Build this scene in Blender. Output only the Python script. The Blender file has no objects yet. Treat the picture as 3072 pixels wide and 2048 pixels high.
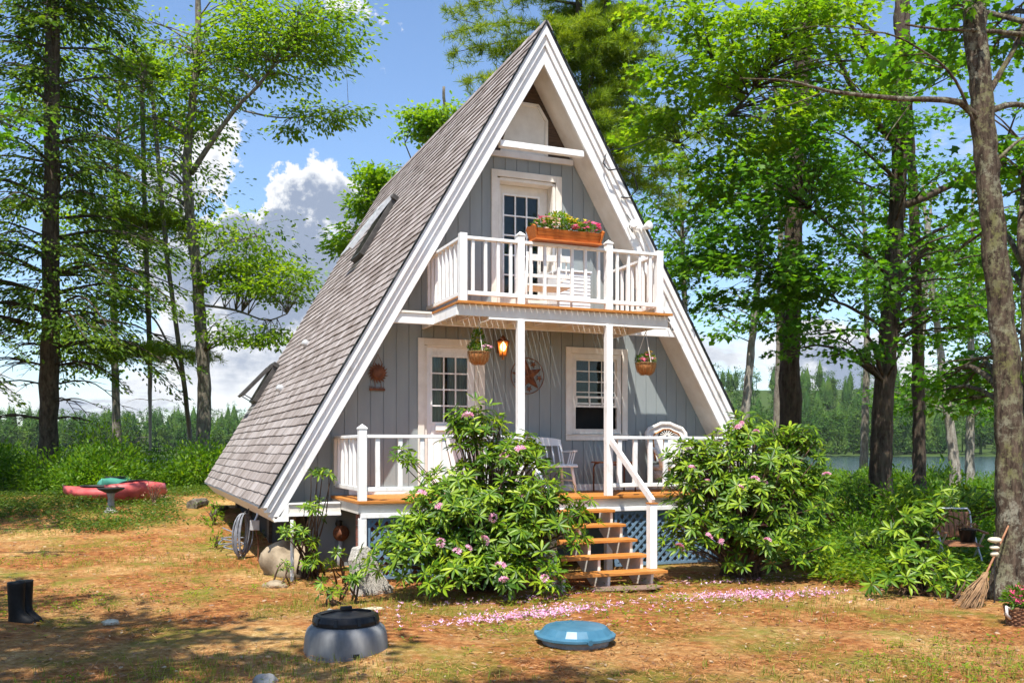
import bpy, math, random
import numpy as np
from mathutils import Vector, Matrix
random.seed(11)
rng = np.random.default_rng(11)
scene = bpy.context.scene
COL = scene.collection
R = math.radians

# ------------------------------------------------------------------ camera
cam_data = bpy.data.cameras.new('camera')
camera = bpy.data.objects.new('camera', cam_data)
COL.objects.link(camera)
cam_data.sensor_width = 36.0
cam_data.lens = 32.85
cam_data.shift_y = 0.1048
cam_data.clip_end = 5000
camera.location = (-6.149, -13.664, 1.839)
camera.rotation_euler = (R(90), 0, -0.3896)
scene.camera = camera

# ------------------------------------------------------------------ light, sky, exposure
TO_SUN = Vector((-0.27, -0.39, 1.0)).normalized()
SUN_EL = math.asin(TO_SUN.z)
SUN_AZ = math.atan2(TO_SUN.x, TO_SUN.y)
sun_data = bpy.data.lights.new('sun', 'SUN')
sun_data.energy = 5.0
sun_data.angle = R(0.53)
sun_data.color = (1.0, 0.95, 0.86)
sun = bpy.data.objects.new('sun', sun_data)
sun.rotation_euler = (-TO_SUN).to_track_quat('-Z', 'Y').to_euler()
sun.location = (-10, -16, 40)
COL.objects.link(sun)
scene.view_settings.view_transform = 'Standard'
scene.view_settings.look = 'None'
scene.view_settings.exposure = 0.85
scene.view_settings.gamma = 1.0

world = bpy.data.worlds.new('World')
scene.world = world
world.use_nodes = True
def build_world():
    nt = world.node_tree
    nt.nodes.clear()
    N = nt.nodes.new
    L = nt.links.new
    out = N('ShaderNodeOutputWorld')
    bg = N('ShaderNodeBackground')
    bg.inputs['Strength'].default_value = 0.118
    sky = N('ShaderNodeTexSky')
    sky.sky_type = 'NISHITA'
    sky.sun_disc = False
    sky.sun_elevation = SUN_EL
    sky.sun_rotation = SUN_AZ
    sky.air_density = 1.0
    sky.dust_density = 0.6
    sky.ozone_density = 1.6
    tc = N('ShaderNodeTexCoord')
    def math_(op, a, b=None, c=None, clamp=False):
        m = N('ShaderNodeMath'); m.operation = op; m.use_clamp = clamp
        for i, v in enumerate((a, b, c)):
            if v is None: continue
            if isinstance(v, (int, float)): m.inputs[i].default_value = v
            else: L(v, m.inputs[i])
        return m.outputs[0]
    def vmath(op, a, b):
        m = N('ShaderNodeVectorMath'); m.operation = op
        L(a, m.inputs[0])
        if isinstance(b, tuple): m.inputs[1].default_value = b
        else: L(b, m.inputs[1])
        return m
    d = tc.outputs['Generated']
    sep = N('ShaderNodeSeparateXYZ'); L(d, sep.inputs[0])
    # the clouds lie on a flat layer above the lake: stretch directions towards the horizon
    hz = math_('MAXIMUM', sep.outputs[2], 0.02)
    den = math_('ADD', hz, 0.22)
    comb = N('ShaderNodeCombineXYZ')
    L(math_('DIVIDE', sep.outputs[0], den), comb.inputs[0])
    L(math_('DIVIDE', sep.outputs[1], den), comb.inputs[1])
    L(math_('MULTIPLY', sep.outputs[2], 2.6), comb.inputs[2])
    def noise(vec, scale, detail=7, rough=0.56, off=(0, 0, 0)):
        v = vmath('ADD', vec, off).outputs[0]
        n = N('ShaderNodeTexNoise'); n.inputs['Scale'].default_value = scale
        n.inputs['Detail'].default_value = detail; n.inputs['Roughness'].default_value = rough
        L(v, n.inputs['Vector'])
        return n.outputs[0]
    base = noise(comb.outputs[0], 1.5, 8, 0.6, (3.1, 1.7, 0.4))
    puff = noise(d, 9.0, 6, 0.55, (0.3, 0.2, 0.1))
    # a few big cumulus heaps at fixed compass bearings
    heaps = None
    lump = math_('ADD', math_('MULTIPLY', math_('SUBTRACT', noise(d, 13.0, 7, 0.62, (0.7, 0.1, 0.5)), 0.5), 4.5), 0.9)
    for (x, y, z, sharp, amp) in CLOUDS:
        v = Vector((x, y, z)).normalized()
        dp = vmath('DOT_PRODUCT', d, (v.x, v.y, v.z)).outputs['Value']
        g = math_('MULTIPLY', math_('POWER', math_('MAXIMUM', dp, 0.0), sharp), amp)
        if amp > 0: g = math_('MULTIPLY', g, lump)
        heaps = g if heaps is None else math_('ADD', heaps, g)
    low = N('ShaderNodeMapRange'); L(sep.outputs[2], low.inputs[0])
    low.inputs[1].default_value = 0.02; low.inputs[2].default_value = 0.34
    low.inputs[3].default_value = 0.085; low.inputs[4].default_value = -0.14
    s = math_('ADD', base, low.outputs[0])
    s = math_('ADD', s, heaps)
    s = math_('ADD', s, math_('MULTIPLY', math_('SUBTRACT', puff, 0.5), 0.42))
    mr = N('ShaderNodeMapRange'); mr.interpolation_type = 'SMOOTHSTEP'
    L(s, mr.inputs[0]); mr.inputs[1].default_value = 0.555; mr.inputs[2].default_value = 0.66
    dens = mr.outputs[0]
    # grey bellies: thick parts seen from below
    shade_n = noise(d, 5.5, 5, 0.55, (1.3, 4.2, -0.09))
    sh = N('ShaderNodeMapRange'); sh.interpolation_type = 'SMOOTHSTEP'
    L(math_('ADD', shade_n, math_('MULTIPLY', math_('SUBTRACT', s, 0.66), 0.7)), sh.inputs[0])
    sh.inputs[1].default_value = 0.45; sh.inputs[2].default_value = 0.70
    ramp = N('ShaderNodeMix'); ramp.data_type = 'RGBA'
    L(sh.outputs[0], ramp.inputs[0])
    ramp.inputs[6].default_value = (4.9, 5.0, 5.15, 1); ramp.inputs[7].default_value = (1.75, 2.1, 2.8, 1)
    mix = N('ShaderNodeMix'); mix.data_type = 'RGBA'
    L(dens, mix.inputs[0])
    tint = N('ShaderNodeMix'); tint.data_type = 'RGBA'; tint.blend_type = 'MULTIPLY'; tint.inputs[0].default_value = 1
    L(sky.outputs[0], tint.inputs[6]); tint.inputs[7].default_value = (0.90, 0.98, 1.07, 1)
    L(tint.outputs[2], mix.inputs[6]); L(ramp.outputs[2], mix.inputs[7])
    L(mix.outputs[2], bg.inputs['Color'])
    L(bg.outputs[0], out.inputs['Surface'])
CLOUDS = [(*(0.144, 0.961, 0.238), 150, 0.44), (*(0.108, 0.978, 0.181), 240, 0.34), (*(0.188, 0.960, 0.206), 400, 0.34), (*(0.231, 0.897, 0.377), 2600, 0.36), (*(0.239, 0.883, 0.404), 3000, 0.34), (*(0.281, 0.870, 0.406), 6000, 0.36), (*(0.194, 0.883, 0.428), 1200, 0.34), (*(0.123, 0.962, 0.245), 300, 0.2), (*(0.654, 0.753, 0.079), 500, .2), (*(0.671, 0.735, 0.092), 500, 0.2), (*(0.104, 0.942, 0.319), 160, -0.3), (*(0.288, 0.905, 0.313), 200, -0.35)]
build_world()

# ------------------------------------------------------------------ mesh helpers
def new_obj(name, me, mat=None, parent=None):
    o = bpy.data.objects.new(name, me)
    COL.objects.link(o)
    if mat is not None and not me.materials: me.materials.append(mat)
    if parent is not None: o.parent = parent
    return o
def tag(o, label=None, cat=None, group=None, kind=None):
    if label: o['label'] = label
    if cat: o['category'] = cat
    if group: o['group'] = group
    if kind: o['kind'] = kind
    return o
def thing(name, label, cat, loc=(0, 0, 0), rz=0.0, group=None):
    o = bpy.data.objects.new(name, None)
    o.empty_display_size = 0.2
    COL.objects.link(o)
    o.location = loc; o.rotation_euler = (0, 0, rz)
    return tag(o, label, cat, group)
def copy_thing(o, loc, rz=0.0, scale=1.0, label=None, parent=None):
    c = o.copy(); COL.objects.link(c)
    if parent is None:
        c.location = loc; c.rotation_euler = (0, 0, rz); c.scale = (scale,) * 3
    else: c.parent = parent
    if label: c['label'] = label
    for ch in list(o.children): copy_thing(ch, None, parent=c)
    return c

class MB:
    def __init__(s): s.V = []; s.F = []
    def add(s, V, F):
        n = len(s.V); s.V += [tuple(v) for v in V]; s.F += [tuple(i + n for i in f) for f in F]; return s
    def box(s, x0, x1, y0, y1, z0, z1):
        if x0 > x1: x0, x1 = x1, x0
        if y0 > y1: y0, y1 = y1, y0
        V = [(x, y, z) for z in (z0, z1) for x, y in ((x0, y0), (x1, y0), (x1, y1), (x0, y1))]
        return s.add(V, [(3, 2, 1, 0), (4, 5, 6, 7), (0, 1, 5, 4), (1, 2, 6, 5), (2, 3, 7, 6), (3, 0, 4, 7)])
    def beam(s, p, q, w, h, up=(0, 0, 1)):
        p, q = Vector(p), Vector(q); d = (q - p).normalized(); u = Vector(up)
        sd = d.cross(u)
        if sd.length < 1e-4: sd = d.cross(Vector((0, 1, 0)))
        sd.normalize(); u = sd.cross(d)
        sd *= w / 2; u *= h / 2
        V = [b + a for b in (p, q) for a in (-sd - u, sd - u, sd + u, -sd + u)]
        return s.add(V, [(3, 2, 1, 0), (4, 5, 6, 7), (0, 1, 5, 4), (1, 2, 6, 5), (2, 3, 7, 6), (3, 0, 4, 7)])
    def tube(s, pts, rad, n=8, closed=False):
        pts = [Vector(p) for p in pts]
        if not isinstance(rad, (list, tuple)): rad = [rad] * len(pts)
        base = len(s.V); m = len(pts)
        ref = Vector((0.31, 0.22, 0.92))
        prev = None
        for i, p in enumerate(pts):
            if closed: d = pts[(i + 1) % m] - pts[i - 1]
            else: d = pts[min(i + 1, m - 1)] - pts[max(i - 1, 0)]
            if d.length < 1e-7: d = Vector((0, 0, 1))
            d.normalize()
            if prev is None:
                a = d.cross(ref)
                if a.length < 0.1: a = d.cross(Vector((1, 0, 0)))
            else: a = prev - d * prev.dot(d)
            a.normalize(); prev = a; b = d.cross(a)
            for k in range(n):
                t = 2 * math.pi * k / n
                s.V.append(tuple(p + (a * math.cos(t) + b * math.sin(t)) * rad[i]))
        for i in range(m if closed else m - 1):
            j = (i + 1) % m
            for k in range(n):
                k2 = (k + 1) % n
                s.F.append((base + i * n + k, base + i * n + k2, base + j * n + k2, base + j * n + k))
        if not closed:
            s.F.append(tuple(base + k for k in reversed(range(n))))
            s.F.append(tuple(base + (m - 1) * n + k for k in range(n)))
        return s
    def lathe(s, prof, n=24, c=(0, 0, 0), wob=0.0):
        base = len(s.V)
        for r, z in prof:
            for k in range(n):
                t = 2 * math.pi * k / n
                rr = r * (1 + wob * math.sin(3 * t + z * 9))
                s.V.append((c[0] + rr * math.cos(t), c[1] + rr * math.sin(t), c[2] + z))
        for i in range(len(prof) - 1):
            for k in range(n):
                k2 = (k + 1) % n
                s.F.append((base + i * n + k, base + i * n + k2, base + (i + 1) * n + k2, base + (i + 1) * n + k))
        s.F.append(tuple(base + k for k in reversed(range(n))))
        s.F.append(tuple(base + (len(prof) - 1) * n + k for k in range(n)))
        return s
    def prism(s, poly, y0, y1):
        """polygon in x,z extruded along y"""
        n = len(poly)
        ar = sum(poly[i][0] * poly[(i + 1) % n][1] - poly[(i + 1) % n][0] * poly[i][1] for i in range(n))
        if ar < 0: poly = poly[::-1]
        V = [(x, y0, z) for x, z in poly] + [(x, y1, z) for x, z in poly]
        F = [tuple(range(n)), tuple(reversed(range(n, 2 * n)))]
        F += [(i + n, (i + 1) % n + n, (i + 1) % n, i) for i in range(n)]
        return s.add(V, F)
    def blob(s, c, r, seed=0, n=14, m=9, rough=0.18, flat=0.0):
        rr = random.Random(seed); ph = [rr.uniform(0, 6) for _ in range(6)]
        base = len(s.V)
        for i in range(m + 1):
            th = math.pi * i / m
            for k in range(n):
                t = 2 * math.pi * k / n
                f = 1 + rough * (math.sin(2 * t + ph[0]) * math.sin(th * 2 + ph[1]) + 0.6 * math.sin(3 * t + ph[2] + th * 2) * math.sin(th) + 0.4 * math.sin(5 * t + ph[3]) * math.sin(th * 3 + ph[4]))
                z = math.cos(th) * f
                if z < -flat and flat > 0: z = -flat
                s.V.append((c[0] + r[0] * math.sin(th) * math.cos(t) * f, c[1] + r[1] * math.sin(th) * math.sin(t) * f, c[2] + r[2] * z))
        for i in range(m):
            for k in range(n):
                k2 = (k + 1) % n
                s.F.append((base + i * n + k, base + (i + 1) * n + k, base + (i + 1) * n + k2, base + i * n + k2))
        return s
    def build(s, name, mat, parent=None, smooth=False, bevel=0.0, world=False):
        V = s.V
        if world and parent is not None:
            r = parent
            while r.parent: r = r.parent
            l = r.location
            V = [(x - l.x, y - l.y, z - l.z) for x, y, z in V]
        me = bpy.data.meshes.new(name)
        me.from_pydata(V, [], s.F)
        if smooth:
            me.polygons.foreach_set('use_smooth', [True] * len(me.polygons))
        me.update()
        o = new_obj(name, me, mat, parent)
        if bevel > 0:
            b = o.modifiers.new('Bevel', 'BEVEL'); b.width = bevel; b.segments = 2; b.limit_method = 'ANGLE'
        return o

def curve(P, n):
    """smooth polyline through points P"""
    P = np.array(P, float)
    if len(P) == 2: return P[0] + (P[1] - P[0]) * np.linspace(0, 1, n)[:, None]
    d = np.concatenate([[0], np.cumsum(np.linalg.norm(np.diff(P, axis=0), axis=1))]); t = np.linspace(0, d[-1], n)
    Q = np.concatenate([[2 * P[0] - P[1]], P, [2 * P[-1] - P[-2]]])
    out = []
    for s in t:
        i = min(max(np.searchsorted(d, s, 'right') - 1, 0), len(P) - 2); u = (s - d[i]) / max(d[i + 1] - d[i], 1e-6)
        a, b, c, e = Q[i], Q[i + 1], Q[i + 2], Q[i + 3]
        out.append(.5 * ((2 * b) + (c - a) * u + (2 * a - 5 * b + 4 * c - e) * u * u + (3 * b - a - 3 * c + e) * u ** 3))
    return np.array(out)
def unit(a): return a / np.maximum(np.linalg.norm(a, axis=1, keepdims=True), 1e-9)
LEAF = {
 'oval': ([(0, 0, 0), (-.17, .38, .03), (0, .4, -.02), (.17, .38, .03), (-.14, .72, .02), (0, .75, -.03), (.14, .72, .02), (0, 1, -.07)],
          [(0, 2, 1), (0, 3, 2), (1, 2, 5, 4), (2, 3, 6, 5), (4, 5, 7), (5, 6, 7)]),
 'lance': ([(0, 0, 0), (-.115, .42, .03), (0, .42, -.02), (.115, .42, .03), (-.10, .72, .02), (0, .74, -.04), (.10, .72, .02), (0, 1, -.10)],
          [(0, 2, 1), (0, 3, 2), (1, 2, 5, 4), (2, 3, 6, 5), (4, 5, 7), (5, 6, 7)]),
 'diamond': ([(0, 0, 0), (.3, .45, .05), (0, 1, -.06), (-.3, .45, .05)], [(0, 1, 2, 3)]),
 'maple': ([(0, 0, 0), (.42, .1, .03), (.3, .36, 0), (.56, .66, .05), (.16, .62, -.01), (0, 1, -.08), (-.16, .62, -.01), (-.56, .66, .05), (-.3, .36, 0), (-.42, .1, .03)],
           [(0, 1, 2, 4, 5), (2, 3, 4), (0, 5, 6, 8, 9), (6, 7, 8)]),
 'oak': ([(0, 0, 0), (.2, .22, .02), (.12, .34, 0), (.34, .52, .04), (.17, .66, 0), (.2, .86, .02), (0, 1, -.06), (-.2, .86, .02), (-.17, .66, 0), (-.34, .52, .04), (-.12, .34, 0), (-.2, .22, .02)],
         [(0, 1, 2, 3, 4, 5, 6), (0, 6, 7, 8, 9, 10, 11)]),
 'needle': ([(-.035, 0, 0), (.035, 0, 0), (.02, 1, -.05), (-.02, 1, -.05)], [(0, 1, 2, 3)]),
 'spray': ([(0, 0, 0), (.2, .3, .0), (.1, .42, 0), (.22, .62, -.04), (0, 1, -.14), (-.22, .62, -.04), (-.1, .42, 0), (-.2, .3, 0)], [(0, 1, 2, 3, 4), (0, 4, 5, 6, 7)]),
}
def leaf_mesh(name, C, D, Nn, S, kind, mat, parent=None, world=True):
    """one mesh of many leaves: centres C, pointing along D, faces towards Nn, length S"""
    C = np.asarray(C, float); D = unit(np.asarray(D, float)); Nn = np.asarray(Nn, float)
    Nn = unit(Nn - D * (Nn * D).sum(1, keepdims=True) + 1e-6)
    Sd = np.cross(D, Nn)
    tv, tf = LEAF[kind]
    tv = np.array(tv)
    S = np.asarray(S, float)
    if S.ndim == 0: S = np.full(len(C), float(S))
    if world and parent is not None:
        l = parent.location; C = C - np.array([l.x, l.y, l.z])
    P = C[:, None, :] + S[:, None, None] * (tv[None, :, 0:1] * Sd[:, None] + tv[None, :, 1:2] * D[:, None] + tv[None, :, 2:3] * Nn[:, None])
    n, m = len(C), len(tv)
    V = P.reshape(-1, 3)
    idx = np.concatenate([np.array(f) for f in tf])
    cnt = np.array([len(f) for f in tf])
    loops = (np.arange(n)[:, None] * m + idx[None]).ravel()
    tot = np.tile(cnt, n)
    me = bpy.data.meshes.new(name)
    me.vertices.add(len(V)); me.vertices.foreach_set('co', V.astype(np.float32).ravel())
    me.loops.add(len(loops)); me.loops.foreach_set('vertex_index', loops.astype(np.int32))
    me.polygons.add(len(tot))
    starts = np.concatenate([[0], np.cumsum(tot)[:-1]])
    me.polygons.foreach_set('loop_start', starts.astype(np.int32))
    me.update(calc_edges=True)
    me.validate()
    return new_obj(name, me, mat, parent)

# ------------------------------------------------------------------ materials
def node_mat(name):
    m = bpy.data.materials.new(name); m.use_nodes = True
    nt = m.node_tree; b = nt.nodes['Principled BSDF']
    return m, nt, b
def ramp_node(nt, stops, interp='LINEAR'):
    r = nt.nodes.new('ShaderNodeValToRGB'); e = r.color_ramp.elements
    r.color_ramp.interpolation = interp
    while len(e) < len(stops): e.new(0.5)
    for i, (p, c) in enumerate(stops):
        e[i].position = p; e[i].color = (*c, 1)
    return r
def tex_noise(nt, scale, detail=4, rough=0.55, vec=None, stretch=None):
    tc = nt.nodes.new('ShaderNodeTexCoord'); src = tc.outputs['Object']
    if stretch:
        mp = nt.nodes.new('ShaderNodeMapping'); mp.inputs['Scale'].default_value = stretch
        nt.links.new(src, mp.inputs['Vector']); src = mp.outputs[0]
    n = nt.nodes.new('ShaderNodeTexNoise')
    n.inputs['Scale'].default_value = scale; n.inputs['Detail'].default_value = detail; n.inputs['Roughness'].default_value = rough
    nt.links.new(src, n.inputs['Vector'])
    return n.outputs[0]
def bump(nt, b, h, strength=0.3, dist=0.01):
    bp = nt.nodes.new('ShaderNodeBump'); bp.inputs['Strength'].default_value = strength; bp.inputs['Distance'].default_value = dist
    nt.links.new(h, bp.inputs['Height']); nt.links.new(bp.outputs[0], b.inputs['Normal'])
def mat_noise(name, c0, c1, scale=6, rough=0.6, stretch=None, bump_s=0.2, metal=0.0, lo=0.35, hi=0.65, detail=5, spec=0.4):
    m, nt, b = node_mat(name)
    n = tex_noise(nt, scale, detail, 0.6, stretch=stretch)
    r = ramp_node(nt, [(lo, c0), (hi, c1)])
    nt.links.new(n, r.inputs[0]); nt.links.new(r.outputs[0], b.inputs['Base Color'])
    b.inputs['Roughness'].default_value = rough; b.inputs['Metallic'].default_value = metal
    b.inputs['Specular IOR Level'].default_value = spec
    if bump_s: bump(nt, b, n, bump_s)
    return m
def leaf_mat(name, stops, trans=0.45, tint=(1.25, 1.2, 0.5), rough=0.5, clump=0.35, spec=0.35, cscale=0.9):
    m, nt, b = node_mat(name)
    geo = nt.nodes.new('ShaderNodeNewGeometry')
    n = tex_noise(nt, cscale, 3, 0.5)
    a = nt.nodes.new('ShaderNodeMath'); a.operation = 'MULTIPLY_ADD'
    nt.links.new(n, a.inputs[0]); a.inputs[1].default_value = clump * 2; 
    s = nt.nodes.new('ShaderNodeMath'); s.operation = 'MULTIPLY_ADD'
    nt.links.new(geo.outputs['Random Per Island'], s.inputs[0]); s.inputs[1].default_value = 1 - clump; s.inputs[2].default_value = -clump * 0.5
    nt.links.new(s.outputs[0], a.inputs[2])
    r = ramp_node(nt, stops)
    nt.links.new(a.outputs[0], r.inputs[0])
    nt.links.new(r.outputs[0], b.inputs['Base Color'])
    b.inputs['Roughness'].default_value = rough; b.inputs['Specular IOR Level'].default_value = spec
    tr = nt.nodes.new('ShaderNodeBsdfTranslucent')
    mu = nt.nodes.new('ShaderNodeMix'); mu.data_type = 'RGBA'; mu.blend_type = 'MULTIPLY'; mu.inputs[0].default_value = 1
    nt.links.new(r.outputs[0], mu.inputs[6]); mu.inputs[7].default_value = (*tint, 1)
    nt.links.new(mu.outputs[2], tr.inputs['Color'])
    mx = nt.nodes.new('ShaderNodeMixShader'); mx.inputs[0].default_value = trans
    out = nt.nodes['Material Output']
    nt.links.new(b.outputs[0], mx.inputs[1]); nt.links.new(tr.outputs[0], mx.inputs[2]); nt.links.new(mx.outputs[0], out.inputs['Surface'])
    return m

M = {}
M['white'] = mat_noise('white_paint', (.58, .57, .54), (.80, .80, .79), 7, .5, stretch=(1, 1, .6), bump_s=.12, lo=.26, hi=.46, detail=8)
M['cream'] = mat_noise('cream_and_shaded_white_paint', (.66, .62, .55), (.76, .73, .67), 4, .5, bump_s=.05)  # cream boards, and white trim whose warm shade is put into this colour
M['siding'] = mat_noise('grey_blue_siding', (.235, .268, .278), (.27, .305, .308), 2.5, .65, stretch=(2, 2, .5), bump_s=.12, detail=6)
M['skirt'] = mat_noise('grey_blue_skirt', (.19, .22, .235), (.23, .26, .27), 3, .65, bump_s=.1)
M['attic'] = mat_noise('attic_panel_paint', (.62, .59, .53), (.70, .68, .62), 5, .6, bump_s=.1)
M['darkwood'] = mat_noise('dark_wood', (.045, .028, .018), (.10, .06, .035), 6, .7, stretch=(1, 1, 8))
M['panel'] = mat_noise('pale_blue_white_vinyl', (.62, .66, .70), (.70, .74, .78), 4, .5, bump_s=.03)
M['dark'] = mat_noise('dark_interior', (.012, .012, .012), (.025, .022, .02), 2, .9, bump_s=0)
M['black'] = mat_noise('black_plastic', (.006, .006, .007), (.014, .014, .015), 20, .38, bump_s=.05, spec=.25)
M['rubber'] = mat_noise('black_rubber', (.004, .004, .004), (.012, .012, .012), 12, .55, bump_s=.08, spec=.2)
M['blackmetal'] = mat_noise('black_metal', (.012, .012, .012), (.03, .028, .026), 15, .5, bump_s=.1)
M['darkedge'] = mat_noise('drip_edge', (.02, .025, .025), (.045, .05, .05), 8, .4, bump_s=0)
M['stain'] = mat_noise('orange_stained_wood', (.36, .125, .022), (.56, .235, .05), 5, .5, stretch=(1, 14, 14), bump_s=.12)
M['stain_y'] = mat_noise('orange_stained_boards', (.36, .125, .022), (.56, .235, .05), 5, .5, stretch=(14, 1, 14), bump_s=.12)
M['planter'] = mat_noise('orange_planter_wood', (.40, .10, .016), (.60, .19, .035), 5, .45, stretch=(1, 9, 12), bump_s=.15)
M['lattice'] = mat_noise('blue_lattice_paint', (.11, .19, .28), (.16, .26, .37), 6, .6, bump_s=.08)
M['rust'] = mat_noise('rusty_metal', (.09, .028, .012), (.21, .075, .028), 14, .7, bump_s=.2)
M['granite'] = mat_noise('speckled_granite', (.10, .09, .08), (.52, .49, .44), 60, .8, bump_s=.4, lo=.38, hi=.56, detail=6)
M['boulder'] = mat_noise('tan_boulder', (.17, .13, .085), (.36, .29, .20), 4, .85, bump_s=.5)
M['stone'] = mat_noise('pale_stone', (.42, .38, .26), (.60, .55, .42), 8, .8, bump_s=.2)
M['concrete'] = mat_noise('grey_concrete', (.20, .19, .18), (.34, .33, .31), 9, .9, bump_s=.3)
M['greybin'] = mat_noise('grey_bin_plastic', (.10, .10, .102), (.24, .24, .238), 5, .5, stretch=(1, 1, .35), bump_s=.06, lo=.3, hi=.7)
M['bluelid'] = mat_noise('blue_fibreglass', (.028, .105, .165), (.06, .165, .245), 5, .35, bump_s=.08, lo=.3, hi=.7)
M['red'] = mat_noise('faded_red_plastic', (.42, .055, .06), (.56, .12, .11), 3, .4, bump_s=.04)
M['green'] = mat_noise('sea_green_plastic', (.06, .26, .19), (.10, .34, .26), 3, .4, bump_s=.04)
M['copper'] = mat_noise('copper', (.30, .12, .045), (.44, .19, .07), 12, .35, metal=.7, bump_s=.1)
M['coir'] = mat_noise('coir_liner', (.28, .10, .025), (.46, .19, .06), 30, .9, bump_s=.6)
M['wire'] = mat_noise('brass_wire', (.30, .16, .06), (.45, .26, .10), 20, .4, metal=.4, bump_s=0)
M['cord'] = mat_noise('white_cord', (.6, .55, .48), (.75, .70, .62), 30, .8, bump_s=.2)
M['hose'] = mat_noise('grey_hose', (.13, .14, .16), (.25, .26, .29), 12, .5, bump_s=.05)
M['grey'] = mat_noise('grey_metal', (.45, .46, .47), (.6, .61, .62), 12, .4, metal=.3, bump_s=.03)
M['alu'] = mat_noise('aluminium_tube', (.50, .51, .52), (.66, .67, .68), 15, .35, metal=.2, bump_s=.02)
M['slat'] = mat_noise('old_brown_slats', (.20, .08, .035), (.38, .18, .09), 6, .7, stretch=(8, 8, 1), bump_s=.3)
M['log'] = mat_noise('orange_log', (.26, .10, .03), (.42, .19, .07), 6, .8, stretch=(1, 1, 6), bump_s=.4)
M['twig'] = mat_noise('twigs', (.17, .095, .045), (.34, .21, .11), 10, .9, bump_s=.3)
M['wicker'] = mat_noise('white_wicker', (.55, .52, .47), (.74, .72, .68), 45, .7, bump_s=.5)
M['wickerbrown'] = mat_noise('brown_wicker', (.13, .055, .025), (.27, .13, .065), 25, .6, bump_s=.5)
M['mat'] = mat_noise('worn_brown_mat', (.14, .085, .06), (.22, .15, .11), 40, .95, bump_s=.5)
M['brick'] = mat_noise('red_brick', (.20, .065, .045), (.33, .13, .09), 14, .85, bump_s=.4)
M['mortar'] = mat_noise('mortar', (.32, .30, .27), (.44, .42, .38), 20, .95, bump_s=.4)
M['curtain'] = mat_noise('striped_curtain', (.25, .20, .12), (.48, .42, .30), 5, .9, stretch=(9, 9, .2), bump_s=0)
M['flashing'] = mat_noise('dark_flashing', (.035, .032, .030), (.075, .068, .062), 9, .5, bump_s=.1)
M['soil'] = mat_noise('soil', (.03, .018, .01), (.07, .04, .02), 30, 1, bump_s=.6)
def glass_mat():
    m, nt, b = node_mat('window_glass')
    nt.nodes.remove(b)
    tr = nt.nodes.new('ShaderNodeBsdfTransparent'); gl = nt.nodes.new('ShaderNodeBsdfGlossy')
    tr.inputs['Color'].default_value = (.72, .78, .75, 1); gl.inputs['Roughness'].default_value = .02
    lw = nt.nodes.new('ShaderNodeFresnel'); lw.inputs['IOR'].default_value = 1.42
    mx = nt.nodes.new('ShaderNodeMixShader')
    nt.links.new(lw.outputs[0], mx.inputs[0]); nt.links.new(tr.outputs[0], mx.inputs[1]); nt.links.new(gl.outputs[0], mx.inputs[2])
    nt.links.new(mx.outputs[0], nt.nodes['Material Output'].inputs['Surface'])
    return m
M['glass'] = glass_mat()
def shingle_mat():
    m, nt, b = node_mat('weathered_shingles')
    geo = nt.nodes.new('ShaderNodeNewGeometry')
    tab = ramp_node(nt, [(0, (.215, .185, .172)), (.5, (.285, .252, .238)), (1, (.36, .33, .32))])
    nt.links.new(geo.outputs['Random Per Island'], tab.inputs[0])
    st = tex_noise(nt, 2.2, 7, .65, stretch=(.35, 3.2, .35))
    r2 = ramp_node(nt, [(.32, (.30, .27, .25)), (.47, (.86, .84, .83)), (.56, (1, 1, 1)), (.72, (1.2, 1.18, 1.19))])
    nt.links.new(st, r2.inputs[0])
    mu = nt.nodes.new('ShaderNodeMix'); mu.data_type = 'RGBA'; mu.blend_type = 'MULTIPLY'; mu.inputs[0].default_value = .85
    nt.links.new(tab.outputs[0], mu.inputs[6]); nt.links.new(r2.outputs[0], mu.inputs[7])
    # warm rusty grain where needles and lichen stain the tabs
    sp = tex_noise(nt, 7, 6, .7)
    r3 = ramp_node(nt, [(.58, (0, 0, 0)), (.74, (1, 1, 1))]); nt.links.new(sp, r3.inputs[0])
    mx = nt.nodes.new('ShaderNodeMix'); mx.data_type = 'RGBA'
    k = nt.nodes.new('ShaderNodeMath'); k.operation = 'MULTIPLY'; nt.links.new(r3.outputs[0], k.inputs[0]); k.inputs[1].default_value = .45
    nt.links.new(k.outputs[0], mx.inputs[0]); nt.links.new(mu.outputs[2], mx.inputs[6]); mx.inputs[7].default_value = (.24, .155, .10, 1)
    nt.links.new(mx.outputs[2], b.inputs['Base Color'])
    b.inputs['Roughness'].default_value = .9; b.inputs['Specular IOR Level'].default_value = .2
    g = tex_noise(nt, 60, 3, .6); bump(nt, b, g, .35, .006)
    return m
M['shingle'] = shingle_mat()
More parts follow.
